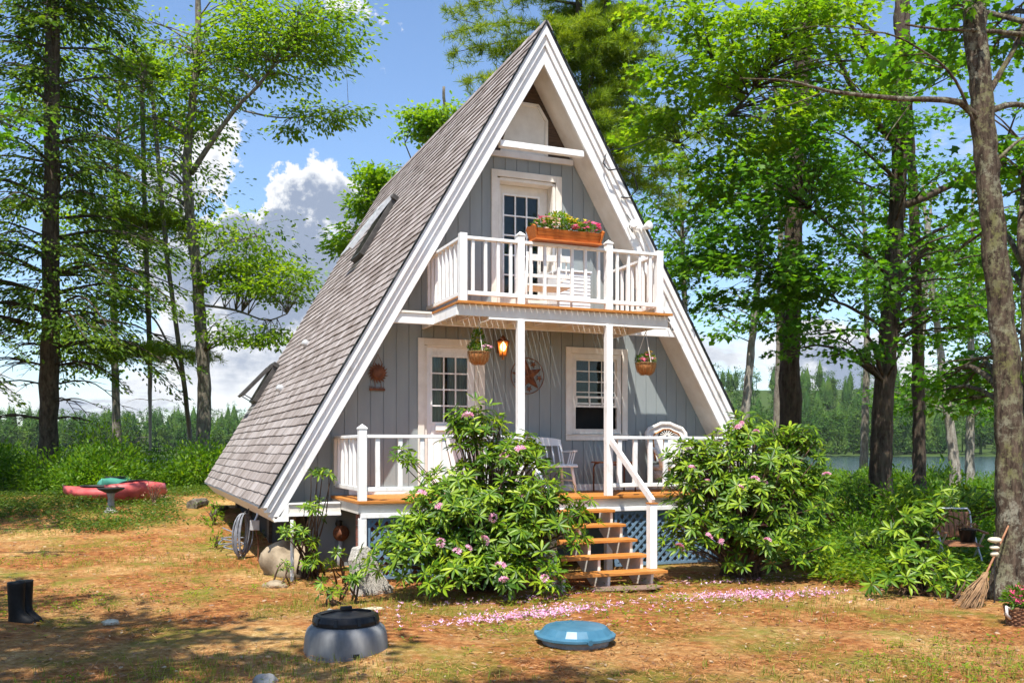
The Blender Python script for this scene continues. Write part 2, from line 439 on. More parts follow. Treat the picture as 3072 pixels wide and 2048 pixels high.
def bark_mat(name, c0, c1, lichen=None, amt=.5, sc=5):
    m, nt, b = node_mat(name)
    n = tex_noise(nt, sc, 8, .7, stretch=(2.2, 2.2, .45))
    r = ramp_node(nt, [(.36, c0), (.62, c1)]); nt.links.new(n, r.inputs[0])
    col = r.outputs[0]
    if lichen:
        l = tex_noise(nt, 9, 9, .8); rl = ramp_node(nt, [(.49, (0, 0, 0)), (.57, (1, 1, 1))]); nt.links.new(l, rl.inputs[0])
        l2 = tex_noise(nt, 1.3, 4, .6); rl2 = ramp_node(nt, [(.4, lichen[0]), (.6, lichen[1])]); nt.links.new(l2, rl2.inputs[0])
        mx = nt.nodes.new('ShaderNodeMix'); mx.data_type = 'RGBA'
        k = nt.nodes.new('ShaderNodeMath'); k.operation = 'MULTIPLY'; nt.links.new(rl.outputs[0], k.inputs[0]); k.inputs[1].default_value = amt
        nt.links.new(k.outputs[0], mx.inputs[0]); nt.links.new(col, mx.inputs[6]); nt.links.new(rl2.outputs[0], mx.inputs[7])
        col = mx.outputs[2]
    nt.links.new(col, b.inputs['Base Color'])
    b.inputs['Roughness'].default_value = .95; b.inputs['Specular IOR Level'].default_value = .15
    bump(nt, b, n, 1.0, .10)
    return m
M['bark_grey'] = bark_mat('grey_bark', (.07, .055, .045), (.27, .235, .19), ((.30, .30, .24), (.20, .22, .12)), .5)
M['bark_dark'] = bark_mat('dark_bark', (.035, .024, .018), (.135, .10, .075), ((.16, .16, .12), (.10, .11, .06)), .3)
M['bark_lichen'] = bark_mat('lichen_bark', (.03, .02, .015), (.17, .125, .09), ((.40, .39, .30), (.24, .24, .09)), .75, 9)
M['bark_pale'] = bark_mat('pale_bark', (.16, .14, .115), (.38, .35, .30), ((.45, .45, .40), (.3, .3, .22)), .5)
M['twigbark'] = bark_mat('shrub_stem', (.07, .04, .025), (.19, .12, .08))
M['maple'] = leaf_mat('maple_leaves', [(0, (.03, .11, .008)), (.5, (.085, .23, .012)), (1, (.19, .37, .018))], .58)
M['maple_bright'] = leaf_mat('bright_maple_leaves', [(0, (.09, .22, .010)), (.5, (.19, .35, .014)), (1, (.34, .46, .02))], .58)
M['oak'] = leaf_mat('oak_leaves', [(0, (.06, .15, .008)), (.5, (.17, .31, .012)), (1, (.34, .44, .02))], .62)
M['hemlock'] = leaf_mat('hemlock_sprays', [(0, (.025, .07, .008)), (.5, (.085, .17, .010)), (1, (.24, .33, .016))], .5, clump=.45)
M['pine'] = leaf_mat('pine_needles', [(0, (.07, .15, .012)), (.5, (.20, .30, .016)), (1, (.38, .44, .025))], .55, clump=.5)
M['rhodo'] = leaf_mat('rhododendron_leaves', [(0, (.014, .045, .004)), (.4, (.065, .15, .007)), (.7, (.19, .30, .012)), (1, (.38, .46, .03))], .30, rough=.42, spec=.3, clump=.3, cscale=1.6)
M['shrub'] = leaf_mat('shrub_leaves', [(0, (.03, .10, .006)), (.5, (.09, .21, .010)), (1, (.22, .33, .014))], .5)
M['cover'] = leaf_mat('ground_cover_leaves', [(0, (.06, .13, .006)), (.5, (.17, .26, .010)), (1, (.36, .40, .02))], .5)
M['low'] = leaf_mat('shade_darkened_low_plants', [(0, (.02, .06, .006)), (.5, (.06, .125, .009)), (1, (.17, .22, .015))], .35)  # mossy plants, darkened further so the colour carries their shade
M['grass'] = leaf_mat('grass_blades', [(0, (.07, .13, .012)), (.5, (.20, .26, .02)), (1, (.42, .40, .08))], .45)
M['needle'] = leaf_mat('fallen_needles', [(0, (.14, .045, .014)), (.5, (.34, .14, .045)), (1, (.52, .29, .12))], .05, clump=.2)
M['deadleaf'] = leaf_mat('dead_leaves', [(0, (.10, .045, .02)), (.6, (.25, .13, .06)), (1, (.50, .40, .27))], .15, clump=.2)
M['petal'] = leaf_mat('fallen_petals', [(0, (.62, .22, .46)), (.5, (.78, .42, .64)), (1, (.90, .74, .84))], .3, (1, 1, 1), clump=.2)
M['pink'] = leaf_mat('pink_blossom', [(0, (.66, .22, .36)), (.5, (.78, .40, .54)), (1, (.88, .62, .72))], .3, (1, .9, 1), clump=.2)
M['magenta'] = leaf_mat('magenta_blossom', [(0, (.55, .02, .16)), (.5, (.70, .06, .20)), (1, (.85, .22, .22))], .3, (1, .9, 1), clump=.2)
M['palepink'] = leaf_mat('pale_pink_blossom', [(0, (.70, .30, .30)), (.5, (.80, .50, .40)), (1, (.88, .72, .50))], .3, (1, .9, 1), clump=.2)
M['yellow'] = leaf_mat('yellow_blossom', [(0, (.62, .38, .01)), (1, (.85, .66, .02))], .3, (1, .9, 1), clump=.2)

# ------------------------------------------------------------------ terrain and lake
def sst(a, b, t):
    t = np.clip((np.asarray(t, float) - a) / (b - a), 0, 1); return t * t * (3 - 2 * t)
def ground_h(x, y):
    x = np.asarray(x, float); y = np.asarray(y, float)
    q = (x + 6.149) * .3798 + (y + 13.664) * .9251
    lat = (x + 6.149) * .9251 - (y + 13.664) * .3798
    h = .55 * sst(0, 15, y) * (.45 + .55 * (1 - sst(2, 9, x)))
    h = h - 2.6 * sst(33, 52, q)
    # far shore rises into wooded hills
    h = h + 2.2 * sst(325, 340, q) + (14 + 26 * sst(-60, 130, lat)) * sst(345, 600, q)
    return h
def ground_mat():
    m, nt, b = node_mat('pine_needle_ground')
    def rn(scale, stops, detail=6, rough=.65, stretch=None):
        n = tex_noise(nt, scale, detail, rough, stretch=stretch); r = ramp_node(nt, stops); nt.links.new(n, r.inputs[0]); return r.outputs[0], n
    def mix(f, a, c):
        x = nt.nodes.new('ShaderNodeMix'); x.data_type = 'RGBA'; nt.links.new(f, x.inputs[0])
        for s, i in ((a, 6), (c, 7)):
            if isinstance(s, tuple): x.inputs[i].default_value = (*s, 1)
            else: nt.links.new(s, x.inputs[i])
        return x.outputs[2]
    duff, nd = rn(9, [(.32, (.075, .024, .009)), (.5, (.31, .115, .036)), (.68, (.60, .30, .11))], 9, .72)
    straw, _ = rn(14, [(.32, (.19, .095, .03)), (.5, (.46, .27, .095)), (.68, (.74, .54, .27))], 9, .72)
    f1, _ = rn(.55, [(.46, (0, 0, 0)), (.64, (1, 1, 1))], 6, .62)
    c = mix(f1, duff, straw)
    moss, _ = rn(11, [(.3, (.08, .10, .010)), (.6, (.20, .20, .03))], 7, .7)
    f2, _ = rn(.9, [(.48, (0, 0, 0)), (.62, (.85, .85, .85))], 8, .7)
    c = mix(f2, c, moss)
    # gravelly bare earth specks
    f3, _ = rn(38, [(.66, (0, 0, 0)), (.73, (.75, .75, .75))], 3, .5)
    c = mix(f3, c, (.44, .38, .30))
    # woods floor far from the yard
    geo = nt.nodes.new('ShaderNodeNewGeometry'); vl = nt.nodes.new('ShaderNodeVectorMath'); vl.operation = 'LENGTH'
    nt.links.new(geo.outputs['Position'], vl.inputs[0])
    mr = nt.nodes.new('ShaderNodeMapRange'); mr.inputs[1].default_value = 22; mr.inputs[2].default_value = 40
    nt.links.new(vl.outputs['Value'], mr.inputs[0])
    c = mix(mr.outputs[0], c, (.045, .075, .018))
    nt.links.new(c, b.inputs['Base Color']); b.inputs['Roughness'].default_value = .95; b.inputs['Specular IOR Level'].default_value = .1
    nb = tex_noise(nt, 26, 8, .75); bump(nt, b, nb, .9, .05)
    return m
def build_ground():
    def axis(lo, a, b2, hi, step):
        left = -np.geomspace(1, a - lo + 1, 40)[::-1] + a + 1
        mid = np.arange(a, b2, step)
        right = np.geomspace(1, hi - b2 + 1, 60) + b2 - 1
        return np.unique(np.round(np.concatenate([left, mid, right]), 3))
    xs = axis(-600, -14, 12, 900, .14); ys = axis(-60, -12, 14, 1100, .16)
    X, Y = np.meshgrid(xs, ys)
    Z = ground_h(X, Y)
    near = 1 - sst(18, 40, np.hypot(X + 3, Y))
    bumpz = np.zeros_like(X)
    for i in range(14):
        a, f = rng.uniform(0, 6.28), rng.uniform(.8, 9)
        bumpz += np.sin((X * math.cos(a) + Y * math.sin(a)) * f + rng.uniform(0, 6)) * .011 / f ** .45
    Z = Z + bumpz * near
    ny, nx = X.shape
    V = np.stack([X, Y, Z], -1).reshape(-1, 3)
    i = np.arange(ny - 1)[:, None] * nx + np.arange(nx - 1)[None]
    Fq = np.stack([i, i + 1, i + nx + 1, i + nx], -1).reshape(-1, 4)
    me = bpy.data.meshes.new('ground')
    me.vertices.add(len(V)); me.vertices.foreach_set('co', V.astype(np.float32).ravel())
    me.loops.add(Fq.size); me.loops.foreach_set('vertex_index', Fq.astype(np.int32).ravel())
    me.polygons.add(len(Fq)); me.polygons.foreach_set('loop_start', (np.arange(len(Fq)) * 4).astype(np.int32))
    me.polygons.foreach_set('use_smooth', np.ones(len(Fq), bool))
    me.update(calc_edges=True); me.validate()
    tag(new_obj('ground', me, ground_mat()), kind='structure')
build_ground()
def build_lake():
    m, nt, b = node_mat('lake_water')
    b.inputs['Base Color'].default_value = (.03, .05, .06, 1); b.inputs['Roughness'].default_value = .12
    b.inputs['Specular IOR Level'].default_value = .9
    n = tex_noise(nt, .8, 6, .6, stretch=(1, 1, 1)); bump(nt, b, n, .35, .12)
    mb = MB(); mb.add([(-700, 12, -.85), (900, 12, -.85), (900, 700, -.85), (-700, 700, -.85)], [(0, 1, 2, 3)])
    tag(mb.build('lake', m), kind='structure')
build_lake()

# ------------------------------------------------------------------ the A-frame cabin
K, H, YB, YW, YF = .582, 8.617, 10.2, .61, -1.12
ZD, ZU = 1.13, 3.93
def hw(z, off=0.0): return K * (H - z) - off
cabin = thing('a_frame_cabin', 'grey sided A-frame cabin with steep shingle roof, white trim, porch and balcony', 'cabin', (0, 0, 0))

def build_roof():
    rf = MB()
    dn = math.sqrt(1 + K * K)
    for s in (-1, 1):
        up = np.array([-s * K, 0, 1]) / dn; nv = np.array([s, 0, K]) / dn
        foot = np.array([s * hw(1.03), 0, 1.03])
        Ls = (H - 1.03) * dn; rows = 52; ex = Ls / rows
        for i in range(rows):
            y = -.12 - random.uniform(0, .2)
            lift = .01 * math.sin(i * .7) + random.uniform(-.002, .002)
            while y < YB + .05:
                w = random.choice((.2, .27, .34, .42, .31)) ; y0, y1 = max(y, -.135), min(y + w - .004, YB + .05); y += w
                if y1 - y0 < .02: continue
                j = random.uniform(-.007, .007); th = random.uniform(.027, .034)
                t0 = i * ex + j + .006 * math.sin(y * 1.3 + i * .5); t1 = t0 + ex * 1.22
                if t1 > Ls: t1 = Ls
                V = []
                for (t, o) in ((t0, 0.004), (t0, th), (t1, .010)):
                    for yy in (y0, y1):
                        V.append(foot + up * t + nv * (o + lift * .3) + np.array([0, yy, 0]))
                F = [(0, 1, 3, 2), (2, 3, 5, 4), (0, 2, 4), (1, 5, 3)]
                if s > 0: F = [f[::-1] for f in F]
                rf.add(V, F)
    rf.build('roof', M['shingle'], cabin)
    rc = MB(); y = -.14
    while y < YB:
        for s in (-1, 1):
            p = Vector((s * .012, y, H + .035)); q = Vector((s * .012 + s * .10, y, H - .13))
            rc.beam((s * .06, y, H - .05 + .004), (s * .06, y + .24, H - .05 + .004 - .006), .16, .016, up=(s, 0, K))
        y += .22
    rc.build('ridge_cap', M['shingle'], cabin)
    so = MB()
    for s in (-1, 1):
        so.prism([(s * hw(1.0, .012), 1.0), (0, H - .012 / K), (0, H - .287 / K), (s * hw(1.0, .287), 1.0)], .0, YB)
    so.build('soffit', M['cream'], cabin)
    # rake trim on both gables: three stepped boards and a dark drip edge
    for (nm, a, b, y0, zf) in (('rake_board', .004, .105, -.115, 1.0), ('rake_board', .105, .20, -.08, .93), ('rake_board', .20, .373, -.045, .865)):
        for s in (-1, 1):
            mb = MB()
            xo = hw(1.03) - .10
            pol = [(s * hw(zf, a), zf), (0, H - a / K), (0, H - b / K), (s * hw(zf, b), zf)]
            if s > 0: pol = [(x - .0015, z) if abs(x) < 1e-6 else (x, z) for x, z in pol]
            mb.prism(pol, y0, -.002)
            mb.build(nm, M['white'], cabin, bevel=.006)
    for s in (-1, 1):
        mb = MB(); mb.prism([(s * hw(1.0, -.03), 1.0), (s * .001, H + .05), (s * .001, H - .001), (s * hw(1.0, .001), 1.0)], -.135, -.118)
        mb.build('drip_edge', M['darkedge'], cabin)
        mb = MB(); mb.prism([(s * hw(1.0), 1.0), (s * .001, H), (s * .001, H - .3 / K), (s * hw(1.0, .3), 1.0)], YB + .002, YB + .05)
        mb.build('rear_rake_board', M['white'], cabin)
        mb = MB(); mb.prism([(s * 4.405, 1.0), (s * 4.36, 1.018), (s * 4.17, .80), (s * 4.215, .785)], -.04, YB)
        mb.build('eave_board', M['cream'], cabin, bevel=.006)
        mb = MB(); mb.prism([(s * 4.17, .82), (s * 4.17, .85), (s * 3.6, .99), (s * 3.6, .96)], 0, YB)
        mb.build('eave_soffit', M['cream'], cabin)
build_roof()

OPEN = [(-1.80, -.88, ZD, 3.505), (.79, 1.775, 2.085, 3.47), (-.555, .505, ZU, 6.31)]
def build_wall():
    mb = MB(); pitch = .205; groove = .013
    def strip(x0, x1, y):
        xm = max(abs(x0), abs(x1))
        t0, t1 = H - (abs(x0) + .289) / K, H - (abs(x1) + .289) / K
        top = 6.66; bot = 1.0
        holes = sorted([(o[2], o[3]) for o in OPEN if x0 >= o[0] - 1e-4 and x1 <= o[1] + 1e-4])
        segs = []; z = bot
        for a, b in holes:
            if a > z: segs.append((z, a))
            z = max(z, b)
        segs.append((z, 99))
        for a, b in segs:
            ta, tb = min(b, t0, top), min(b, t1, top)
            if ta <= a and tb <= a: continue
            ta, tb = max(ta, a), max(tb, a)
            pol = [(x0, a), (x1, a)]
            if tb > a + 1e-4: pol.append((x1, tb))
            if ta > a + 1e-4: pol.append((x0, ta))
            if len(pol) >= 3: mb.prism(pol, y, y + .03)
    cuts = sorted({o[0] for o in OPEN} | {o[1] for o in OPEN})
    x = -4.3
    while x < 4.3:
        for (a, b, yy) in ((x, x + pitch - groove, YW), (x + pitch - groove, x + pitch, YW + .012)):
            pts = [a] + [c for c in cuts if a < c < b] + [b]
            for p, q in zip(pts[:-1], pts[1:]): strip(p, q, yy)
        x += pitch
    mb.build('front_wall', M['siding'], cabin)
    mb = MB()
    for a, b in ((-3.62, 3.62),):
        x = a
        while x < b: mb.box(x, x + .408, YW, YW + .03, -.1, .995); x += .41
    mb.build('foundation_skirt', M['skirt'], cabin)
    # dark sheet standing in for shaded openings above the siding, with the pale loft hatch in front of it
    zt = 6.7
    mb = MB(); mb.prism([(-hw(zt, .29), zt), (hw(zt, .29), zt), (0, H - .29 / K)], YW + .03, YW + .06); mb.build('gable_shade_sheet', M['darkwood'], cabin)
    mb = MB(); mb.prism([(-.50, 6.72), (.34, 6.72), (.34, 7.30), (.18, 7.53), (-.18, 7.53), (-.36, 7.27)], YW - .005, YW + .026); mb.build('loft_hatch', M['attic'], cabin, bevel=.004)
    mb = MB()
    mb.beam((.325, YW - .02, 6.73), (.325, YW - .02, 7.32), .03, .05, up=(1, 0, 0)); mb.beam((.33, YW - .02, 7.31), (.17, YW - .02, 7.55), .03, .05, up=(1, 0, 0))
    mb.beam((.18, YW - .02, 7.55), (-.2, YW - .02, 7.55), .03, .05)
    mb.build('hatch_frame', M['cream'], cabin)
    mb = MB(); mb.box(-hw(6.72, .29), hw(6.72, .29), YW - .05, YW + .0, 6.63, 6.72); mb.build('gable_ledge', M['cream'], cabin, bevel=.004)
    mb = MB(); mb.box(-.735, .735, -.002, .10, 6.60, 6.70); mb.build('tie_beam', M['white'], cabin, bevel=.005)
    # rear wall, floors
    mb = MB(); mb.prism([(-hw(1.0, .3), 1.0), (hw(1.0, .3), 1.0), (0, H - .3 / K)], YB - .12, YB - .08); mb.build('rear_wall', M['siding'], cabin)
    mb = MB(); mb.box(-4.05, 4.05, YW + .04, YB - .1, .93, 1.10); mb.build('floor', M['darkwood'], cabin)
    mb = MB(); mb.box(-hw(3.8, .3), hw(3.8, .3), YW + .04, YB - .12, 3.74, 3.9); mb.build('loft_floor', M['cream'], cabin)
    for x in (-3.6, 0, 3.6):
        for y in (1.2, 4.2, 7.2, 9.8):
            mb = MB(); mb.box(x - .14, x + .14, y - .14, y + .14, -.3, .93); mb.build('pier', M['darkwood'], cabin)
    # black sheets stand in for the shade of the open crawlspace under the eaves
    mb = MB(); mb.box(-3.68, -3.64, .70, 9.9, -.2, .93); mb.build('crawlspace_shade_sheet', M['dark'], cabin)
    mb = MB(); mb.box(3.64, 3.68, .70, 9.9, -.2, .93); mb.build('crawlspace_shade_sheet', M['dark'], cabin)
build_wall()

def frame_boxes(mb, x0, x1, z0, z1, w, y0, y1, sill=True):
    mb.box(x0, x0 + w, y0, y1, z0, z1); mb.box(x1 - w, x1, y0, y1, z0, z1)
    mb.box(x0 + w, x1 - w, y0, y1, z1 - w, z1)
    if sill: mb.box(x0 + w, x1 - w, y0, y1, z0, z0 + w)
def muntins(mb, x0, x1, z0, z1, nx, nz, y0, y1, w=.022):
    for i in range(1, nx):
        x = x0 + (x1 - x0) * i / nx; mb.box(x - w / 2, x + w / 2, y0, y1, z0, z1)
    for j in range(1, nz):
        z = z0 + (z1 - z0) * j / nz; mb.box(x0, x1, y0 + .002, y1 - .002, z - w / 2, z + w / 2)
def build_openings():
    # ---- porch door
    d = MB(); x0, x1 = -1.745, -.935
    gx0, gx1, gz0, gz1 = -1.66, -1.06, 2.27, 3.31
    y0, y1 = YW + .03, YW + .07
    d.box(x0, gx0, y0, y1, ZD + .02, 3.46); d.box(gx1, x1, y0, y1, ZD + .02, 3.46); d.box(gx0, gx1, y0, y1, gz1, 3.46); d.box(gx0, gx1, y0, y1, ZD + .02, gz0)
    door = d.build('door', M['white'], cabin, bevel=.004)
    t = MB(); frame_boxes(t, gx0 - .035, gx1 + .035, gz0 - .035, gz1 + .035, .035, y0 - .014, y0 - .001); muntins(t, gx0, gx1, gz0, gz1, 3, 4, y0 - .002, y0 + .02)
    t.build('muntins', M['white'], door)
    p = MB(); p.box(gx0, gx1, y0 + .022, y0 + .028, gz0, gz1); p.build('pane', M['glass'], door)
    p = MB(); frame_boxes(p, gx0 - .02, gx1 + .02, 1.3, 2.15, .045, y0 - .012, y0 - .001); p.build('panel_moulding', M['white'], door)
    p = MB(); p.box(gx0 + .05, gx1 - .05, y0 - .05, y0 - .001, 2.13, 2.22); p.build('mail_box', M['white'], door, bevel=.006)
    kb = MB(); kb.tube([(-1.0, y0, 2.12), (-1.0, y0 - .05, 2.12)], .012, 8); kb.lathe([(.0, -.03), (.028, -.02), (.032, 0), (.026, .022), (0, .03)], 12, (-1.0, y0 - .065, 2.12)); kb.build('door_knob', M['copper'], door, smooth=True)
    t = MB(); frame_boxes(t, -1.905, -.775, ZD + .005, 3.60, .105, YW - .028, YW - .001, sill=False); t.box(-1.805, -1.75, YW, YW + .06, ZD + .02, 3.49); t.box(-.93, -.876, YW, YW + .06, ZD + .02, 3.49); t.box(-1.75, -.93, YW, YW + .06, 3.46, 3.5)
    t.build('door_casing', M['cream'], cabin, bevel=.004)
    c = MB()
    for k in range(60):
        a = -1.75 + k * .0145; yy = YW + .16 + .022 * math.sin(k * 1.35)
        b = a + .0145; yb = YW + .16 + .022 * math.sin((k + 1) * 1.35)
        if -1.40 < a < -1.33: continue
        c.add([(a, yy, 1.3), (b, yb, 1.3), (b, yb, 3.4), (a, yy, 3.4)], [(0, 1, 2, 3)])
    c.build('curtain', M['curtain'], cabin)
    # ---- porch window
    w = MB(); x0, x1, z0, z1 = .80, 1.765, 2.095, 3.46
    frame_boxes(w, x0, x1, z0, z1, .085, YW + .005, YW + .06)
    win = w.build('window', M['cream'], cabin, bevel=.004)
    gx0, gx1 = .885, 1.68
    s = MB(); frame_boxes(s, gx0, gx1, 2.60, 3.375, .03, YW + .045, YW + .065); muntins(s, gx0 + .03, gx1 - .03, 2.63, 3.345, 3, 4, YW + .047, YW + .063, .018); s.build('upper_sash', M['cream'], win)
    s = MB(); frame_boxes(s, gx0, gx1, 2.55, 2.74, .035, YW + .012, YW + .04); muntins(s, gx0 + .035, gx1 - .035, 2.585, 2.705, 3, 1, YW + .016, YW + .036, .02); s.build('raised_sash', M['cream'], win)
    p = MB(); p.box(gx0 + .03, gx1 - .03, YW + .053, YW + .057, 2.63, 3.345); p.build('pane', M['glass'], win)
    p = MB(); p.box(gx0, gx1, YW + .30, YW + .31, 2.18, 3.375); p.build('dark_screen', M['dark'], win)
    t = MB(); frame_boxes(t, .69, 1.875, 1.985, 3.565, .105, YW - .028, YW - .001); t.box(.67, 1.895, YW - .045, YW - .029, 2.072, 2.09); t.build('window_casing', M['cream'], cabin, bevel=.004)
    # ---- balcony door
    d = MB(); x0, x1 = -.50, .45; yy0, yy1 = YW + .22, YW + .26
    gx0, gx1, gz0, gz1 = -.345, .275, 4.42, 6.075
    d.box(x0, gx0, yy0, yy1, ZU + .03, 6.25); d.box(gx1, x1, yy0, yy1, ZU + .03, 6.25); d.box(gx0, gx1, yy0, yy1, gz1, 6.25); d.box(gx0, gx1, yy0, yy1, ZU + .03, gz0)
    door = d.build('balcony_door', M['cream'], cabin, bevel=.004)
    t = MB(); muntins(t, gx0, gx1, gz0, gz1, 3, 5, yy0 - .004, yy0 + .02, .024); frame_boxes(t, gx0 - .03, gx1 + .03, gz0 - .03, gz1 + .03, .03, yy0 - .014, yy0 - .001); t.build('muntins', M['white'], door)
    p = MB(); p.box(gx0, gx1, yy0 + .024, yy0 + .03, gz0, gz1); p.build('pane', M['glass'], door)
    kb = MB(); kb.lathe([(.0, -.03), (.028, -.02), (.032, 0), (.026, .022), (0, .03)], 12, (.37, yy0 - .05, 4.95)); kb.tube([(.37, yy0, 4.95), (.37, yy0 - .04, 4.95)], .012); kb.box(.33, .41, yy0 - .012, yy0 - .002, 4.85, 5.05); kb.build('door_knob', M['blackmetal'], door)
    t = MB(); frame_boxes(t, -.66, .61, ZU + .01, 6.415, .105, YW - .03, YW - .001, sill=False)
    t.box(-.553, -.50, YW, YW + .22, ZU + .01, 6.29); t.box(.45, .503, YW, YW + .22, ZU + .01, 6.29); t.box(-.50, .45, YW, YW + .22, 6.25, 6.305)
    t.build('balcony_door_casing', M['cream'], cabin, bevel=.004)
build_openings()

def post(mb, x, y, z0, z1, w=.11, cap=True):
    mb.box(x - w / 2, x + w / 2, y - w / 2, y + w / 2, z0, z1)
    if cap:
        h = w / 2 + .008; n = len(mb.V)
        mb.add([(x - h, y - h, z1 + .001), (x + h, y - h, z1 + .001), (x + h, y + h, z1 + .001), (x - h, y + h, z1 + .001), (x - h, y - h, z1 + .02), (x + h, y - h, z1 + .02), (x + h, y + h, z1 + .02), (x - h, y + h, z1 + .02), (x, y, z1 + .075)],
               [(3, 2, 1, 0), (0, 1, 5, 4), (1, 2, 6, 5), (2, 3, 7, 6), (3, 0, 4, 7), (4, 5, 8), (5, 6, 8), (6, 7, 8), (7, 4, 8)])
def railing(parent, p, q, zb, zt, n, w=.04, dx=.055, skip=()):
    """top rail, bottom rail and n evenly spaced balusters as parts of the porch or balcony"""
    p, q = Vector(p), Vector(q)
    r = MB(); r.beam((p.x, p.y, zt - .02), (q.x, q.y, zt - .02), .085, .045); r.build('top_rail', M['white'], parent, bevel=.006)
    r = MB(); r.beam((p.x, p.y, zb + .03), (q.x, q.y, zb + .03), .045, .06); r.build('bottom_rail', M['white'], parent, bevel=.006)
    d = (q - p).normalized()
    for i in range(n):
        c = p.lerp(q, (i + .5) / n); mb = MB()
        a = random.uniform(-.006, .006)
        mb.beam((c.x, c.y, zb + .06), (c.x + a, c.y, zt - .042), w, dx, up=d)
        mb.build('baluster', M['white'], parent, bevel=.004)

def build_porch():
    xl, xr = -3.26, 3.2; p1, p2 = -.869, .58
    pd = MB(); pd.box(xl + .02, xr - .02, YF + .04, YW - .002, .99, 1.09); porch = pd.build('porch', M['cream'], cabin)
    y = YF - .075; k = 0
    f = MB()
    while y < YW - .02:
        w = min(.138, YW - .004 - y); f.box(xl - .03, xr + .03, y, y + w - .007, 1.092, ZD + random.uniform(-.0015, .0015)); y += .138
    f.build('deck_boards', M['stain'], porch, bevel=.003)
    rj = MB(); rj.box(xl, xr, YF - .01, YF + .035, .965, 1.088); rj.box(xl, xl + .04, YF + .035, YW - .003, .95, 1.088); rj.box(xr - .04, xr, YF + .035, YW - .003, .95, 1.088); rj.build('rim_joist', M['cream'], porch, bevel=.004)
    rj = MB(); rj.box(xl + .03, xr - .03, YF - .05, YF + .03, .895, .963); rj.build('front_beam', M['white'], porch, bevel=.005)
    for x in (xl + .06, p1, .58, xr - .06):
        mb = MB(); mb.box(x - .05, x + .05, YF - .045, YF + .055, -.05, .893); mb.build('porch_leg', M['white'], porch, bevel=.005)
    # the long cross beam between the rake feet
    for s in (-1, 1):
        xa, xb = s * 4.02, s * (abs(xl) + .005 if s < 0 else xr + .005)
        mb = MB(); mb.box(xa, xb, -.03, .05, .87, 1.035); mb.build('foot_beam', M['cream'], cabin, bevel=.005)
        mb = MB(); mb.box(xa, xb, -.055, .09, 1.036, 1.062); mb.box(xa, xb, -.05, -.031, .868, .905); mb.build('foot_beam_cap', M['white'], cabin, bevel=.004)
        mb = MB(); mb.prism([(s * 4.22, .80), (s * 4.02, .80), (s * 4.02, 1.06)], -.045, -.002); mb.build('foot_block', M['white'], cabin)
    mb = MB(); mb.box(xl + .25, xr - .2, YW - .03, YW - .003, ZD + .003, ZD + .11); mb.build('base_board', M['white'], porch)
    # posts and railings
    zb, zt = 1.255, 2.03
    pm = MB(); post(pm, -3.204, YF, ZD, 2.105); pm.build('corner_post', M['white'], porch, bevel=.004)
    pm = MB(); post(pm, 3.12, YF, ZD, 2.105); pm.build('corner_post', M['white'], porch, bevel=.004)
    for x in (p1, p2):
        pm = MB(); pm.box(x - .052, x + .052, YF - .052, YF + .052, ZD, 3.70); pm.build('porch_post', M['white'], porch, bevel=.005)
    railing(porch, (-3.145, YF, 0), (p1 - .055, YF, 0), zb, zt, 7, .045, .06)
    railing(porch, (p2 + .055, YF, 0), (3.06, YF, 0), zb, zt, 9, .045, .07)
    railing(porch, (-3.204, YF + .06, 0), (-3.204, YW - .05, 0), zb, zt, 6, .045, .06)
    railing(porch, (3.12, YF + .06, 0), (3.12, YW - .05, 0), zb, zt, 6, .045, .06)
    pm = MB(); pm.box(-3.245, -3.165, YW - .06, YW - .004, 1.28, 2.0); pm.build('wall_post', M['cream'], porch)
    # blue lattice skirts under the deck edge
    def lattice(x0, x1, z0, z1, y):
        mb = MB(); st = .135; h = z1 - z0
        for sgn, yy in ((1, y), (-1, y + .011)):
            c = x0 - h
            while c < x1 + h:
                # strip from bottom to top clipped to the panel
                a, b = (c, c + h) if sgn > 0 else (c + h, c)
                za, zb2 = z0, z1
                def cut(a, za, b, zb2):
                    if a < x0: za += (x0 - a) / (b - a) * (zb2 - za); a = x0
                    if a > x1: za += (x1 - a) / (b - a) * (zb2 - za); a = x1
                    return a, za
                if max(a, b) > x0 + .02 and min(a, b) < x1 - .02:
                    A = cut(a, za, b, zb2); B = cut(b, zb2, a, za)
                    if abs(A[0] - B[0]) > .02: mb.beam((A[0], yy, A[1]), (B[0], yy, B[1]), .038, .008, up=(0, 1, 0))
                c += st
        frame_boxes(mb, x0 - .01, x1 + .01, z0 - .01, z1 + .01, .04, y - .016, y - .006)
        mb.build('lattice_panel', M['lattice'], porch)
    lattice(-3.12, -.98, .06, .88, YF + .02); lattice(.70, 3.1, .06, .88, YF + .02)
    # brick pier behind the left leg
    br = MB()
    for r in range(12):
        o = .105 * (r % 2)
        for c in range(2):
            for yy in (0, 1): br.box(-3.20 + c * .21 + (o if c else 0) , -3.0 + c * .21 + (0 if c else o) - .002, -.92 + yy * .105, -.822 + yy * .105, r * .078, r * .078 + .068)
    pier = br.build('brick_pier', M['brick'], cabin)
    mo = MB(); mo.box(-3.195, -2.80, -.915, -.72, -.05, .93); mo.build('mortar_core', M['mortar'], pier)
    # stairs
    sx0, sx1 = -1.02, .545
    for i in range(5):
        z = .19 * (i + 1); yf = -1.26 - .29 * (5 - i)
        mb = MB(); mb.box(sx0 - (.06 if i == 0 else -.03), sx1 + (.10 if i == 0 else -.02 * i), yf, yf + .31, z - .04, z); mb.build('stair_tread', M['stain'], porch, bevel=.005)
